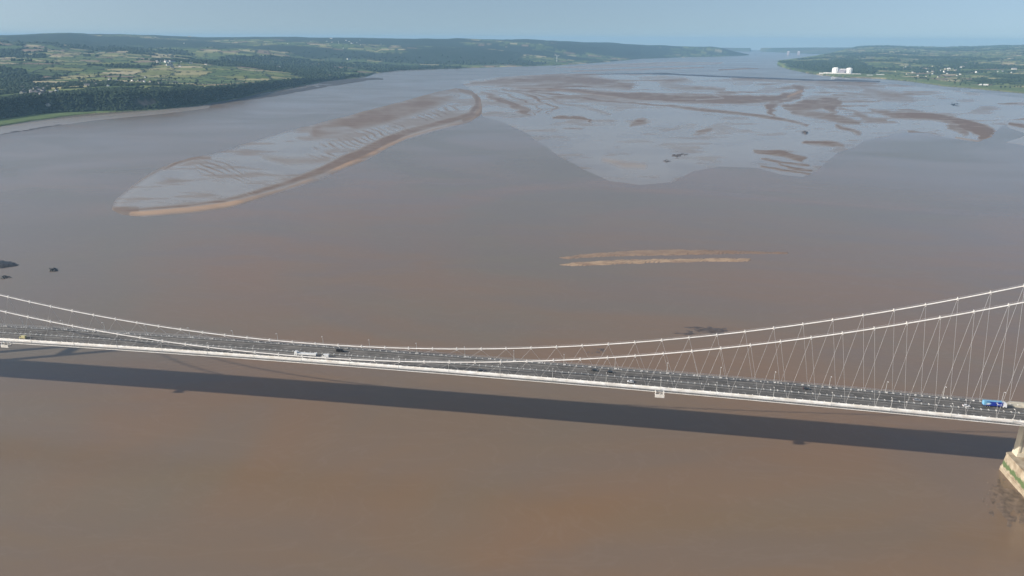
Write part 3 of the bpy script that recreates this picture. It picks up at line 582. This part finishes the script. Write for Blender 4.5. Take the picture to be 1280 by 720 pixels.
def village(n, uc, vc, su, sv, fn, label, group, big=.15):
    for _ in range(n):
        u, v = random.gauss(uc, su), random.gauss(vc, sv); d = max(v-hor(u), 11.); P = ground(np.array([u]), np.array([hor(u)+d]))
        X, Y = P[:, 0], P[:, 1]
        for _k in range(4):      # slide back along the sight line until the terrain height is met
            h = fn(X, Y)[0]; Q = ground(np.array([u]), np.array([hor(u)+d]), h[0]*.9); X, Y = Q[:, 0], Q[:, 1]
        h, s, _, _ = fn(X, Y)
        if s[0] < 40 or not np.isfinite(X[0]): continue
        p = hp[2] if random.random() < big else hp[random.random() < .4]
        r = empty('house', (X[0], Y[0], h[0]), random.random()*3.14)
        for nm, me in p:
            o = bpy.data.objects.new('window' if nm == 'windows' else nm, me); COL.objects.link(o); o.parent = r
        tag(r, label, 'house', group)
LH, RH = land_left_height, land_right_height
village(26, 45, 117, 14, 4, LH, 'small pale house in the village behind the wooded cliff', 'houses of the cliff village', 0)
village(26, 216, 84, 16, 4, LH, 'small white house in the hillside village above the wooded cliff', 'houses of the hillside village')
village(14, 150, 105, 60, 5, LH, 'small pale house scattered above the wooded cliff', 'houses above the cliff')
village(22, 430, 75, 28, 3, LH, 'tiny white house in the village behind the wooded point', 'houses behind the wooded point')
village(18, 330, 62, 60, 5, LH, 'tiny pale farmhouse on the far blue hills', 'farmhouses on the far hills')
village(30, 1160, 90, 26, 4, RH, 'tiny pale house among the trees of the right bank', 'houses of the right bank')
village(12, 1240, 88, 24, 4, RH, 'tiny pale house in the fields at the far right', 'houses at the far right')

CONC = mat('pale_concrete', (.80, .80, .78), .7, var=.06, scale=.05); GREY = mat('grey_cladding', (.34, .32, .36), .7, scale=.05); LOWW = mat('white_sheds', (.66, .64, .60), .7, scale=.05)
def gp(u, v, z=0.): return ground(np.array([u]), np.array([v]), z)[0]
pb = gp(1048, 93.3, 4.); ang = -math.atan2(pb[0]-CAM[0], pb[1]-CAM[1])
ps = empty('power_station', (pb[0], pb[1], 4), ang); tag(ps, 'twin white reactor blocks with low white sheds on the right bank', 'power station')
M1 = 6.85   # metres per photo pixel there
def drum(name, px, w_, hh):
    b = MB(); x = (px-1048)*M1; n = 10; R = w_/2
    b.tube([(x, 30, 0), (x, 30, hh*.86), (x, 30, hh)], [R, R*.98, R*.9], 12); 
    for a in range(12): th = a*math.pi/6; b.box(x+R*math.cos(th)-1, x+R*math.cos(th)+1, 30+R*math.sin(th)-1, 30+R*math.sin(th)+1, 0, hh*.9)
    b.box(x-R*.5, x+R*.5, 20, 40, hh, hh*1.06); return b.build(name, CONC, ps)
drum('reactor_block', 1044, 56, 56); drum('reactor_block', 1060, 50, 55)
b = MB(); b.box(4*M1*0-3, 8*M1, 12, 52, 0, 44); b.box(0, 7*M1, 8, 30, 0, 30); b.build('turbine_hall', GREY, ps)
b = MB(); b.box(-4, 56, 26, 46, 44, 48); b.build('roof_bridge', CONC, ps)
b = MB(); b.box(-23*M1, -4*M1, -20, 0, 0, 13); b.box(-4*M1, 14*M1, -25, -4, 0, 16); b.box(14*M1, 26*M1, -20, 0, 0, 12); b.box(-18*M1, -6*M1, -2, 18, 0, 17); b.build('low_shed', LOWW, ps)
b = MB(); b.box(-23*M1, 27*M1, -34, -30, -6, 5); b.build('sea_wall', GREY, ps)
for (u, v, L, H, lb) in ((1087, 95.3, 45, 8, 'small white shed just right of the reactor blocks'), (1100, 94.8, 60, 10, 'long white shed right of the reactor blocks'), (1229, 107.0, 55, 8, 'bright white farm shed at the edge of the right hand meadow')):
    p = gp(u, v, 4.); r = empty('shed', (p[0], p[1], 3.5), ang); b = MB(); b.box(-L/2, L/2, 0, 16, -2, H); b.build('wall', WALLW, r)
    b = MB(); b.add([(-L/2-1, -1, H), (L/2+1, -1, H), (L/2+1, 8, H+3), (-L/2-1, 8, H+3), (-L/2-1, 17, H), (L/2+1, 17, H)], [(0, 1, 2, 3), (3, 2, 5, 4), (0, 3, 4), (1, 5, 2), (0, 4, 5, 1)]); b.build('roof', WALLW, r); tag(r, lb, 'shed')
# distant second power station blocks
for u, lb in ((985, 'faint grey reactor block far upstream, left one'), (998, 'faint grey reactor block far upstream, right one')):
    p = gp(u, 68.6, 4.); r = empty('reactor_building', (p[0], p[1], 4), ang); b = MB(); b.box(-25, 25, -20, 20, 0, 62); b.build('wall', GREY, r); b = MB(); b.box(-18, 18, -14, 14, 62, 72); b.build('roof', CONC, r); tag(r, lb, 'power station')
# wind turbine on the far left shore
p = gp(696, 78.5, 10.); r = empty('wind_turbine', (p[0], p[1], 8)); b = MB(); b.tube([(0, 0, 0), (0, 0, 80)], [3, 1.6], 10); b.build('tower', CONC, r); b = MB(); b.box(-2.5, 2.5, -5, 5, 79, 84); b.build('nacelle', CONC, r)
for k in range(3):
    th = k*2.094+.3; b = MB(); b.tube([(0, -6, 81), (math.cos(th)*12, -6, 81+math.sin(th)*12), (math.cos(th)*38, -6, 81+math.sin(th)*38)], [1., 1.8, .4], 6); b.build('blade', CONC, r)
tag(r, 'white wind turbine on the low shore far upstream', 'wind turbine')

# ------------------------------------------------------------------ the suspension bridge
WHITE = mat('white_bridge_paint', (.80, .79, .76), .5, scale=.22, col2=(.60, .56, .50)); PALE = mat('pale_grey_paint', (.52, .52, .50), .55, var=.14, scale=.3)
ASPH = mat('asphalt', (.145, .135, .122), .9, var=.25, scale=.08); FOOT = mat('grey_footway', (.17, .165, .16), .85, var=.2, scale=.3)
GALV = mat('galvanised_steel', (.42, .43, .43), .5, metal=.3, var=.15, scale=.5); PAINT = mat('road_marking_paint', (.62, .62, .59), .7, var=.2, scale=1.)
CREAM = mat('cream_concrete', (.62, .56, .44), .8, var=.14, scale=.15, bump=.2); CABLE = mat('white_cable_paint', (.82, .80, .77), .5, scale=.2, col2=(.68, .65, .61)); HANG = mat('hanger_steel', (.50, .49, .48), .5, var=.1)
def deckz(x):
    a = abs(x); return 60-2.81-6.9*(a/494)**2 if a < 494 else 60-2.81-6.9-(a-494)*.028
SAG = 82.3*.982
def cabz(x): return 60+SAG*(x/494)**2
TW = (-491., 498.)
br_ = empty('suspension_bridge', (0, 0, 0)); tag(br_, 'long white suspension bridge crossing the estuary with twin cables and slanting hangers', 'bridge')
xs = [-800+k*9.1 for k in range(int(1620/9.1)+1)]
b = MB(); b.loft(xs, [(-11.4, -.06), (11.4, -.06), (11.4, -1.0), (7.8, -3.0), (-7.8, -3.0), (-11.4, -1.0)], deckz); b.build('deck_girder', PALE, br_)
b = MB(); b.loft(xs, [(-11.3, 0.), (11.3, 0.)], deckz, closed=False); road = b.build('road_surface', ASPH, br_)
b = MB()
for y in (-9.5, -1.9, 1.9, 9.5): b.loft(xs, [(y-.10, .006), (y+.10, .006)], deckz, closed=False)
for y in (-5.7, 5.7):
    x = -790
    while x < 800: b.loft([x, x+3], [(y-.09, .006), (y+.09, .006)], deckz, closed=False); x += 9
b.build('lane_marking', PAINT, road)
# patched asphalt joints (expansion strips) near the tower and along the deck
JS = mat('joint_seal', (.06, .06, .06), .8)
for k in range(-26, 28): x = (k+.37)*18.29; b = MB(); b.loft([x, x+.3], [(-11.2, .005), (11.2, .005)], deckz, closed=False); b.build('deck_joint', JS, road)
for sg, nm in ((-1, 'near'), (1, 'far')):
    b = MB(); yy = sorted((sg*11.55, sg*15.75)); b.loft(xs, [(yy[0], -.02), (yy[1], -.02), (yy[1], -.28), (yy[0], -.28)], deckz)
    for k in range(-43, 44):
        x = k*18.29; z = deckz(x); b.add([(x-.2, sg*11.4, z-.3), (x-.2, sg*15.5, z-.3), (x-.2, sg*11.4, z-1.2), (x+.2, sg*11.4, z-.3), (x+.2, sg*15.5, z-.3), (x+.2, sg*11.4, z-1.2)], [(0, 1, 2), (3, 5, 4), (0, 3, 4, 1), (1, 4, 5, 2), (2, 5, 3, 0)])
    fw = b.build('footway', FOOT, br_)
    b = MB(); yo = sg*15.8; y0, y1 = sorted((yo, yo+sg*.16)); b.loft(xs, [(y0, -.42), (y0, .04), (y1, .04), (y1, -.42)], deckz); b.build('edge_beam', WHITE if sg < 0 else PALE, br_)
    b = MB()                                                     # outer railing
    for z, t_ in ((1.15, .09), (.75, .04), (.45, .04)): b.loft(xs, [(yo-.04, z), (yo+.04, z), (yo+.04, z+t_), (yo-.04, z+t_)], deckz)
    x = -720
    while x < 720: z = deckz(x); b.box(x-.05, x+.05, yo-.05, yo+.05, z+.05, z+1.2); x += 1.83
    b.build('railing', GALV, br_)
# near side: white service trough and solid white parapet
b = MB(); b.loft(xs, [(-13.4, .0), (-13.4, .62), (-11.62, .62), (-11.62, .0)], deckz); b.build('service_trough', WHITE, br_)
b = MB(); b.loft(xs, [(-11.6, .02), (-11.6, 1.4), (-11.42, 1.4), (-11.42, .02)], deckz); b.build('parapet', WHITE, br_)
# crash barriers with their posts
def barrier(y, name, hgt=.78, tall=.78, step=4.57, wide=.16, boxes=False):
    b = MB(); b.loft(xs, [(y-.05, hgt-.26), (y+.05, hgt-.26), (y+.05, hgt), (y-.05, hgt)], deckz)
    x = -760+random.random()
    while x < 780:
        z = deckz(x); b.box(x-.12, x+.12, y-wide/2, y+wide/2, z+.02, z+tall); x += step
    o = b.build(name, GALV, br_)
    c = MB()
    if boxes: c.box(-.35, .35, -.25, .25, 0, .42)
    else: c.box(-.24, .24, -.2, .2, 0, .36)
    cm_ = c.mesh('post_cap', WHITE); rest = MB(); x = -760; k = 0
    while x < 780:
        z = deckz(x)+tall
        if x > 40 and k < 100:
            p_ = bpy.data.objects.new('post_cap', cm_); COL.objects.link(p_); p_.parent = o; p_.location = (x, y, z); k += 1
        else: rest.box(x-.24, x+.24, y-.2, y+.2, z, z+.36)
        x += step
    q_ = rest.build('post_caps', WHITE, o); q_['kind'] = 'stuff'
barrier(-10.9, 'crash_barrier', tall=1.15); barrier(-.35, 'crash_barrier'); barrier(.6, 'crash_barrier'); barrier(11.3, 'crash_barrier', tall=.9, boxes=True)
b = MB(); b.loft(xs, [(11.9, .0), (11.9, .35), (12.6, .35), (12.6, .0)], deckz); b.build('service_duct', FOOT, br_)
b = MB()
for k in range(-40, 43):
    x = k*18.29+4; z = deckz(x); b.box(x-.5, x+.5, 12.7, 13.5, z, z+.7)
    if k % 3 == 0: b.box(x+1.4, x+2.0, 12.7, 13.3, z, z+1.1)
b.build('equipment_boxes', WHITE, br_)
# cables, clamps
CL = [(k+.87)*18.29 for k in range(-27, 27)]; hangs = []
for y in (-11.43, 11.43):
    b = MB(); pts = [(-800, y, deckz(-800)+1)]+[(TW[0]-300+k*30, y, deckz(TW[0]-300)+2+(cabz(TW[0])-deckz(TW[0]-300)-2)*(k/10)**1.25) for k in range(1, 10)]
    pts += [(TW[0]+k*(TW[1]-TW[0])/110, y, cabz(TW[0]+k*(TW[1]-TW[0])/110)) for k in range(111)]
    pts += [(TW[1]+k*30, y, deckz(TW[1]+300)+2+(cabz(TW[1])-deckz(TW[1]+300)-2)*(1-k/10)**1.25) for k in range(1, 11)]
    cb = b.build('main_cable', CABLE, br_); cb.data = (lambda q: (q.tube(pts, .36, 10), q.mesh('main_cable', CABLE))[1])(MB())
    c0 = MB(); c0.tube([(-.8, 0, 0), (.8, 0, 0)], .46, 10); c0.box(-.35, .35, -.12, .12, -1.1, .1); c0.box(-.14, .14, -.5, -.4, .2, 1.3); c0.box(-.14, .14, .4, .5, .2, 1.3); c0.box(-.3, .3, -.08, .08, .3, .9); cm = c0.mesh('cable_clamp', CABLE)
    for x in CL:
        o = bpy.data.objects.new('cable_clamp', cm); COL.objects.link(o); o.parent = cb; o.location = (x, y, cabz(x)); o.rotation_euler = (0, -math.atan(2*SAG*x/494**2), 0)
    b = MB()
    for sy in (-.5, .5): b.tube([(x_, y+sy, z_+1.15) for x_, _, z_ in pts[10:121]], .035, 4)
    b.build('hand_line', HANG, cb)
    for x in CL:
        for sg in (-1, 1):
            xb = x+sg*9.145; zt = cabz(x)-1.0; zb = deckz(xb)+.3
            if zt-zb > 1.2: hangs.append(((x+sg*.35, y, zt), (xb, y+(.0), zb)))
def size_px(hh):
    (u0, v0), (u1, v1) = project(np.array(hh[0])), project(np.array(hh[1])); return -math.hypot(u1-u0, v1-v0) if (-5 < (u0+u1)/2 < 1300) else 0
hangs.sort(key=size_px)
for a, c in hangs[:100]: b = MB(); b.tube([a, c], .065, 5); b.build('hanger', HANG, br_)
b = MB()
for a, c in hangs[100:]: b.tube([a, c], .065, 5)
o = b.build('hangers', HANG, br_); o['kind'] = 'stuff'
# towers and piers
for xt in TW:
    t = empty('tower', (0, 0, 0)); t.parent = br_; top = cabz(xt)+1.5
    for y in (-11.43, 11.43):
        b = MB(); b.frus((xt, y), 2.9, 1.9, 2.3, 1.6, deckz(xt)+.2, top); b.box(xt-2.6, xt+2.6, y-1.9, y+1.9, top, top+1.2); b.build('leg', PALE, t)
        b = MB(); b.box(xt-3.0, xt+3.0, y-2.4, y+2.4, 15.6, deckz(xt)-3.1)
        for s_ in (-1, 1): b.box(xt+s_*3.5-.6, xt+s_*3.5+.6, y-2.9, y+2.9, 15.6, deckz(xt)-3.12)
        b.box(xt-4.4, xt+4.4, y-3.2, y+3.2, 14.0, 17.2); b.build('lower_leg', CREAM, t)
    for z, hh in ((top-7, 6.), ((top+deckz(xt))/2+6, 5.), (deckz(xt)-6.5, 3.)):
        b = MB(); b.box(xt-1.6, xt+1.6, -9.4, 9.4, z, z+hh); b.build('cross_beam', PALE, t)
    for sg in (-1, 1):
        b = MB(); y0, y1 = sorted((sg*9.7, sg*17.)); x0 = xt-30 if sg < 0 else xt-18
        b.add([(x0, sg*11.6, deckz(xt)), (xt-12, y0, deckz(xt)), (xt+22, y0, deckz(xt)), (xt+22, y1, deckz(xt)), (xt-12, y1, deckz(xt)), (x0, sg*13.2, deckz(xt))]+
              [(x0, sg*11.6, deckz(xt)+1.0), (xt-12, y0, deckz(xt)+1.0), (xt+22, y0, deckz(xt)+1.), (xt+22, y1, deckz(xt)+1.), (xt-12, y1, deckz(xt)+1.), (x0, sg*13.2, deckz(xt)+1.)],
              [(0, 1, 2, 3, 4, 5), (6, 7, 8, 9, 10, 11)]+[(i, (i+1) % 6, (i+1) % 6+6, i+6) for i in range(6)])
        b.build('tower_platform', CREAM if sg > 0 else WHITE, t)
def pier_material():
    m = mat('pier_masonry', (.43, .37, .28), .85, var=.1, scale=.22, bump=.5, col2=(.22, .17, .115)); t = m.node_tree; bs = t.nodes['Principled BSDF']; geo = N(t, 'ShaderNodeNewGeometry')
    sp = N(t, 'ShaderNodeSeparateXYZ'); lk(t, geo.outputs['Position'], sp.inputs[0]); nz = N(t, 'ShaderNodeTexNoise'); nz.inputs['Scale'].default_value = .35; nz.inputs['Detail'].default_value = 6; lk(t, geo.outputs['Position'], nz.inputs['Vector'])
    ad = N(t, 'ShaderNodeMath', operation='MULTIPLY_ADD'); lk(t, nz.outputs['Fac'], ad.inputs[0]); ad.inputs[1].default_value = 5.; lk(t, sp.outputs[2], ad.inputs[2])
    r1 = N(t, 'ShaderNodeMapRange'); lk(t, ad.outputs[0], r1.inputs[0]); r1.inputs[1].default_value = 6.4; r1.inputs[2].default_value = 7.4
    r2 = N(t, 'ShaderNodeMapRange'); lk(t, ad.outputs[0], r2.inputs[0]); r2.inputs[1].default_value = 11.2; r2.inputs[2].default_value = 10.0
    mu = N(t, 'ShaderNodeMath', operation='MULTIPLY'); lk(t, r1.outputs[0], mu.inputs[0]); lk(t, r2.outputs[0], mu.inputs[1])
    old = bs.inputs['Base Color'].links[0].from_socket; mi = N(t, 'ShaderNodeMix', data_type='RGBA'); lk(t, mu.outputs[0], mi.inputs[0]); lk(t, old, mi.inputs[6]); mi.inputs[7].default_value = (.085, .125, .05, 1); lk(t, mi.outputs[2], bs.inputs['Base Color'])
    return m
PM = pier_material()
for xt in TW:
    def ring(o_, z): return [(xt-9+o_, 14-o_, z), (xt-1, 17-o_, z), (xt+9-o_, 14-o_, z), (xt+9-o_, -38+o_, z), (xt-1, -48+o_*2, z), (xt-9+o_, -38+o_, z)]
    b = MB(); b.add(ring(-.4, -4)+ring(-.4, 3.0)+ring(.0, 3.2)+ring(.8, 13.4)+ring(.5, 13.5)+ring(.5, 14.2), [(0, 1, 2, 3, 4, 5)[::-1]]+[(r*6+i, r*6+(i+1) % 6, r*6+6+(i+1) % 6, r*6+6+i) for r in range(5) for i in range(6)]+[tuple(30+i for i in range(6))]); b.build('pier', PM, br_)

# ------------------------------------------------------------------ things on the bridge
ORD = ['first', 'second', 'third', 'fourth', 'fifth', 'sixth', 'seventh', 'eighth', 'ninth', 'tenth', 'eleventh', 'twelfth', 'thirteenth', 'fourteenth', 'fifteenth', 'sixteenth', 'seventeenth', 'eighteenth', 'nineteenth', 'twentieth', 'twenty-first', 'twenty-second', 'twenty-third', 'twenty-fourth', 'twenty-fifth', 'twenty-sixth']
def lamp_proto():
    r = empty('street_lamp'); b = MB(); b.tube([(0, 0, 0), (0, 0, 8.4)], [.16, .09], 8); b.box(-.22, .22, -.22, .22, 0, .5); b.build('pole', PALE, r)
    b = MB(); b.tube([(0, 0, 8.3), (0, .5, 8.7), (0, 1.1, 8.75)], .06, 6); b.build('arm', PALE, r)
    b = MB(); b.frus((0, 1.5), .2, .5, .12, .35, 8.68, 8.86); b.build('lamp_head', WHITE, r); return r
def aty(u, v, y):
    d = FW+RT*((u-640)/F)-UP*((v-360)/F); t_ = (y-CAM[1])/d[1]; return (CAM+d*t_)[0]
lp = lamp_proto(); first = True
for side, y, x0 in (('near', -13.4, aty(1268, 520, -13.4)), ('far', 13.7, aty(1252, 502, 13.7))):
    k = 0; x = x0
    while x > -335:
        if first: o = lp; first = False
        else: o = copy_tree(lp)
        o.location = (x, y, deckz(x)+(.5 if side == 'near' and False else -.02)); o.rotation_euler = (0, 0, 0 if side == 'near' else math.pi)
        tag(o, '%s slim pale lamp post from the right along the %s edge of the bridge deck' % (ORD[k], side), 'street lamp', 'lamp posts along the %s edge of the bridge' % side); k += 1; x -= 36.58
# inspection gantries hung from the near edge
def gantry(x, label):
    r = empty('inspection_cradle', (x, -17.0, deckz(x)-1.6)); b = MB(); b.box(-3.1, 3.1, -1.9, -1.5, -1.3, 1.0); b.box(-2.9, 2.9, 1.5, 1.9, -1.0, .1); b.box(-2.9, -2.5, -1.5, 1.5, -1.0, .2); b.box(2.5, 2.9, -1.5, 1.5, -1.0, .2); b.build('side_panel', WHITE, r)
    b = MB(); b.box(-2.5, 2.5, -1.5, 1.5, -1.0, -.85); b.build('floor', mat('cradle_floor', (.03, .03, .03), .8), r)
    b = MB(); b.box(-2.0, -.3, -.8, .9, -.85, .4); b.box(.3, 1.8, -.6, .6, -.85, .1); b.build('winch', mat('winch_black', (.02, .02, .02), .5), r)
    for sx_ in (-1, 1):
        b = MB(); xx = sx_*2.75; b.tube([(xx, -1.7, .3), (xx, -1.2, 2.0), (xx, 1.9, 2.3)], .2, 6); b.tube([(xx, 1.7, 0), (xx, 1.7, 2.3)], .16, 6); b.build('hanger_arm', WHITE, r)
    b = MB(); b.box(-2.8, 2.8, 1.75, 2.05, 1.95, 2.25); b.build('runner_beam', PALE, r); tag(r, label, 'cradle', 'inspection cradles under the bridge edge')
gantry(253., 'white inspection cradle hanging under the near edge of the bridge, right of centre'); gantry(-241., 'white inspection cradle hanging under the near edge at the far left')

# ------------------------------------------------------------------ vehicles
TYRE = mat('tyre_rubber', (.02, .02, .02), .8); RIM = mat('wheel_rim', (.5, .5, .5), .4, metal=.6); HEAD = mat('headlamp_glass', (.8, .8, .78), .2); TAIL = mat('tail_light', (.45, .02, .02), .3)
def wheel(r, x, y, rad, wd=.24):
    b = MB(); b.cyl((x, y-wd/2, rad), rad, wd, 'y', 18); wh = b.build('wheel', TYRE, r); b = MB(); b.cyl((x, y-wd/2-.01, rad), rad*.58, wd+.02, 'y', 12); b.build('rim', RIM, wh)
def prism(mb, prof, hw, taper=None):
    """side profile [(x,z)] extruded across y, upper points pulled in by taper"""
    n = len(prof); zs = [p[1] for p in prof]; zm = max(zs); z0 = min(zs)
    def w_(z): return hw-(taper or 0)*max(0, (z-z0)/(zm-z0+1e-9))
    vs = [(x, -w_(z), z) for x, z in prof]+[(x, w_(z), z) for x, z in prof]; return mb.add(vs, [tuple(range(n)), tuple(range(n, 2*n))[::-1]]+[(i, i+n, (i+1) % n+n, (i+1) % n) for i in range(n)])
def car(u, v, y, col, label, name='car', kind='hatch', cat='car'):
    x = aty(u, v, y); r = empty(name, (x, y, deckz(x)+.01), math.pi if y < 0 else 0)
    pm = mat(name+'_paint', col, .3, metal=.1, var=.03, scale=1.)
    if kind == 'van':
        b = MB(); prism(b, [(-2.7, .35), (2.6, .35), (2.7, .9), (2.35, 1.15), (1.6, 2.1), (1.2, 2.3), (-2.7, 2.3)], .98, .1); b.build('body', pm, r)
        b = MB(); prism(b, [(1.63, 2.04), (2.32, 1.2), (2.36, 1.24), (1.67, 2.10)], .8); b.box(.7, 1.5, -1.0, -.93, 1.3, 1.95); b.box(.7, 1.5, .93, 1.0, 1.3, 1.95); b.build('window', GLS, r); ax = (1.8, -1.7); fx = 2.7; bx = -2.7
    else:
        b = MB(); prism(b, [(-2.1, .3), (2.1, .3), (2.18, .6), (2.0, .78), (1.05, .92), (-1.75, .98), (-2.15, .85), (-2.18, .5)], .88, .04); b.build('body', pm, r)
        b = MB(); prism(b, [(-1.78, .95), (1.1, .90), (.35, 1.38), (.1, 1.45), (-1.1, 1.45), (-1.35, 1.4)], .82, .2); b.build('window', GLS, r)
        b = MB(); prism(b, [(.25, 1.41), (.1, 1.49), (-1.1, 1.49), (-1.38, 1.40)], .64, .03); b.build('roof', pm, r); ax = (1.35, -1.3); fx = 2.18; bx = -2.18
    for a in ax:
        for s_ in (-1, 1): wheel(r, a, s_*.84, .33)
    for s_ in (-1, 1):
        b = MB(); b.box(fx-.12, fx+.01, s_*.65-.16, s_*.65+.16, .62, .76); b.build('headlight', HEAD, r); b = MB(); b.box(bx-.01, bx+.1, s_*.7-.12, s_*.7+.12, .66, .86); b.build('tail_light', TAIL, r)
    return tag(r, label, cat, 'vehicles crossing the bridge')
def lorry(x, y, L, label, cabc, boxc, H=4.0, low=False):
    r = empty('lorry', (x, y, deckz(x)+.01), math.pi if y < 0 else 0); pm = mat('cab_paint', cabc, .35, var=.05, scale=1.)
    b = MB(); prism(b, [(L/2-2.3, .5), (L/2, .5), (L/2, 1.8), (L/2-.25, 3.2), (L/2-.9, 3.7 if not low else 3.2), (L/2-2.3, 3.7 if not low else 3.1)], 1.22, .08); b.build('cab', pm, r)
    b = MB(); prism(b, [(L/2+.005, 1.85), (L/2+.02, 1.85), (L/2-.2, 2.9), (L/2-.23, 2.9)], 1.1); b.build('windscreen', GLS, r)
    b = MB()
    if low: b.box(-L/2, L/2-2.8, -1.25, 1.25, 1.1, 2.0); b.box(-L/2, -L/2+2., -1.25, 1.25, 2.0, 2.5)
    else: b.box(-L/2, L/2-2.8, -1.27, 1.27, 1.1, H)
    tr = b.build('trailer', boxc if not isinstance(boxc, tuple) else mat('trailer_paint', boxc, .5, var=.05, scale=1.), r)
    b = MB(); b.box(-L/2, L/2-.4, -.45, .45, .75, 1.08); b.build('chassis', TYRE, r)
    for a in (L/2-1.1, L/2-3.6, -L/2+1.2, -L/2+2.5, -L/2+3.8):
        for s_ in (-1, 1): wheel(r, a, s_*1.08, .5, .32)
    for s_ in (-1, 1): b = MB(); b.box(L/2-.02, L/2+.02, s_*.95-.16, s_*.95+.16, .75, .95); b.build('headlight', HEAD, r)
    return tag(r, label, 'lorry', 'vehicles crossing the bridge')
BLUE = mat('trailer_blue', (.015, .035, .30), .4, var=.05, scale=.4); LB = mat('light_blue_graphic', (.18, .42, .62), .5, var=.08); WH2 = mat('white_graphic', (.75, .77, .82), .5)
xl = aty(1243, 506, 7.4); L = 14.2
bl = lorry(xl, 7.4, L, 'bright blue articulated lorry with a white cab at the right end of the bridge', (.78, .78, .80), BLUE)
tr = [c for c in bl.children if c.name.startswith('trailer')][0]
b = MB(); b.box(-L/2-.02, -L/2+1.6, -1.285, 1.285, 1.4, 4.02); b.add([(-L/2+1.6, -1.285, 2.2), (-L/2+3.6, -1.285, 1.9), (-L/2+4.6, -1.285, 2.7), (-L/2+3.2, -1.285, 3.6), (-L/2+1.6, -1.285, 3.7)], [(0, 1, 2, 3, 4)])
b.box(-L/2+1.6, L/2-2.85, -1.1, 1.27, 4.005, 4.03); b.build('side_graphic', LB, tr)
b = MB(); b.add([(-L/2+.9, -1.292, 2.0), (-L/2+2.6, -1.292, 1.7), (-L/2+4.4, -1.292, 2.5), (-L/2+2.4, -1.292, 2.9)], [(0, 1, 2, 3)]); b.add([(-L/2+7, -1.285, 3.6), (-L/2+8.6, -1.285, 2.0), (-L/2+11.1, -1.285, 2.2), (-L/2+10.8, -1.285, 2.5), (-L/2+8.9, -1.285, 2.4), (-L/2+7.4, -1.285, 3.7)], [(0, 1, 2, 3, 4, 5)]); b.build('side_graphic', WH2, tr)
lorry(aty(382, 442, -4.2), -4.2, 17., 'white articulated lorry with a long low trailer left of centre', (.8, .8, .78), (.74, .74, .72), low=True)
car(406.5, 442.5, -4.2, (.78, .78, .76), 'white van close behind the long low lorry', 'van', 'van', 'van')
car(28, 420, -6.6, (.62, .55, .28), 'pale yellow van near the left end of the bridge', 'van', 'van', 'van')
car(190, 424, 4.0, (.015, .015, .018), 'black car on the far carriageway at the left, under the crossing cable')
car(425, 438.5, 6.5, (.02, .02, .022), 'black van on the far carriageway just right of the long low lorry', 'van', 'van', 'van')
car(601, 461, -7.4, (.012, .012, .014), 'black car on the near carriageway where the two cables run close together')
car(743, 464, 7.6, (.03, .03, .03), 'dark grey car closely following the black car on the far carriageway right of centre')
car(763, 465.5, 6.8, (.01, .01, .012), 'black car just ahead of the dark grey car on the far carriageway right of centre')
car(788, 476, -5.6, (.8, .8, .8), 'white car on the near carriageway left of the hanging cradle')
car(1008, 486, 7.2, (.015, .015, .016), 'black car on the far carriageway between the cradle and the blue lorry')
car(1146, 500, 5.2, (.30, .30, .31), 'silver grey car on the far carriageway behind the white car')
car(1208, 507, 3.6, (.8, .8, .8), 'white car just behind the blue lorry')

# ------------------------------------------------------------------ haze
hm = bpy.data.materials.new('haze'); hm.use_nodes = True; t = hm.node_tree; t.nodes.remove(t.nodes['Principled BSDF']); out = [n for n in t.nodes if n.type == 'OUTPUT_MATERIAL'][0]
pv = N(t, 'ShaderNodeVolumePrincipled'); pv.inputs['Color'].default_value = (*HAZE_COLOR, 1); pv.inputs['Density'].default_value = HAZE_DENSITY; pv.inputs['Anisotropy'].default_value = 0.0; lk(t, pv.outputs[0], out.inputs['Volume'])
b = MB(); b.box(-29000, 29000, -2000, 25500, -6, 365); hz = b.build('haze', hm); tag(hz, 'thin blue haze over the whole estuary', kind='stuff')
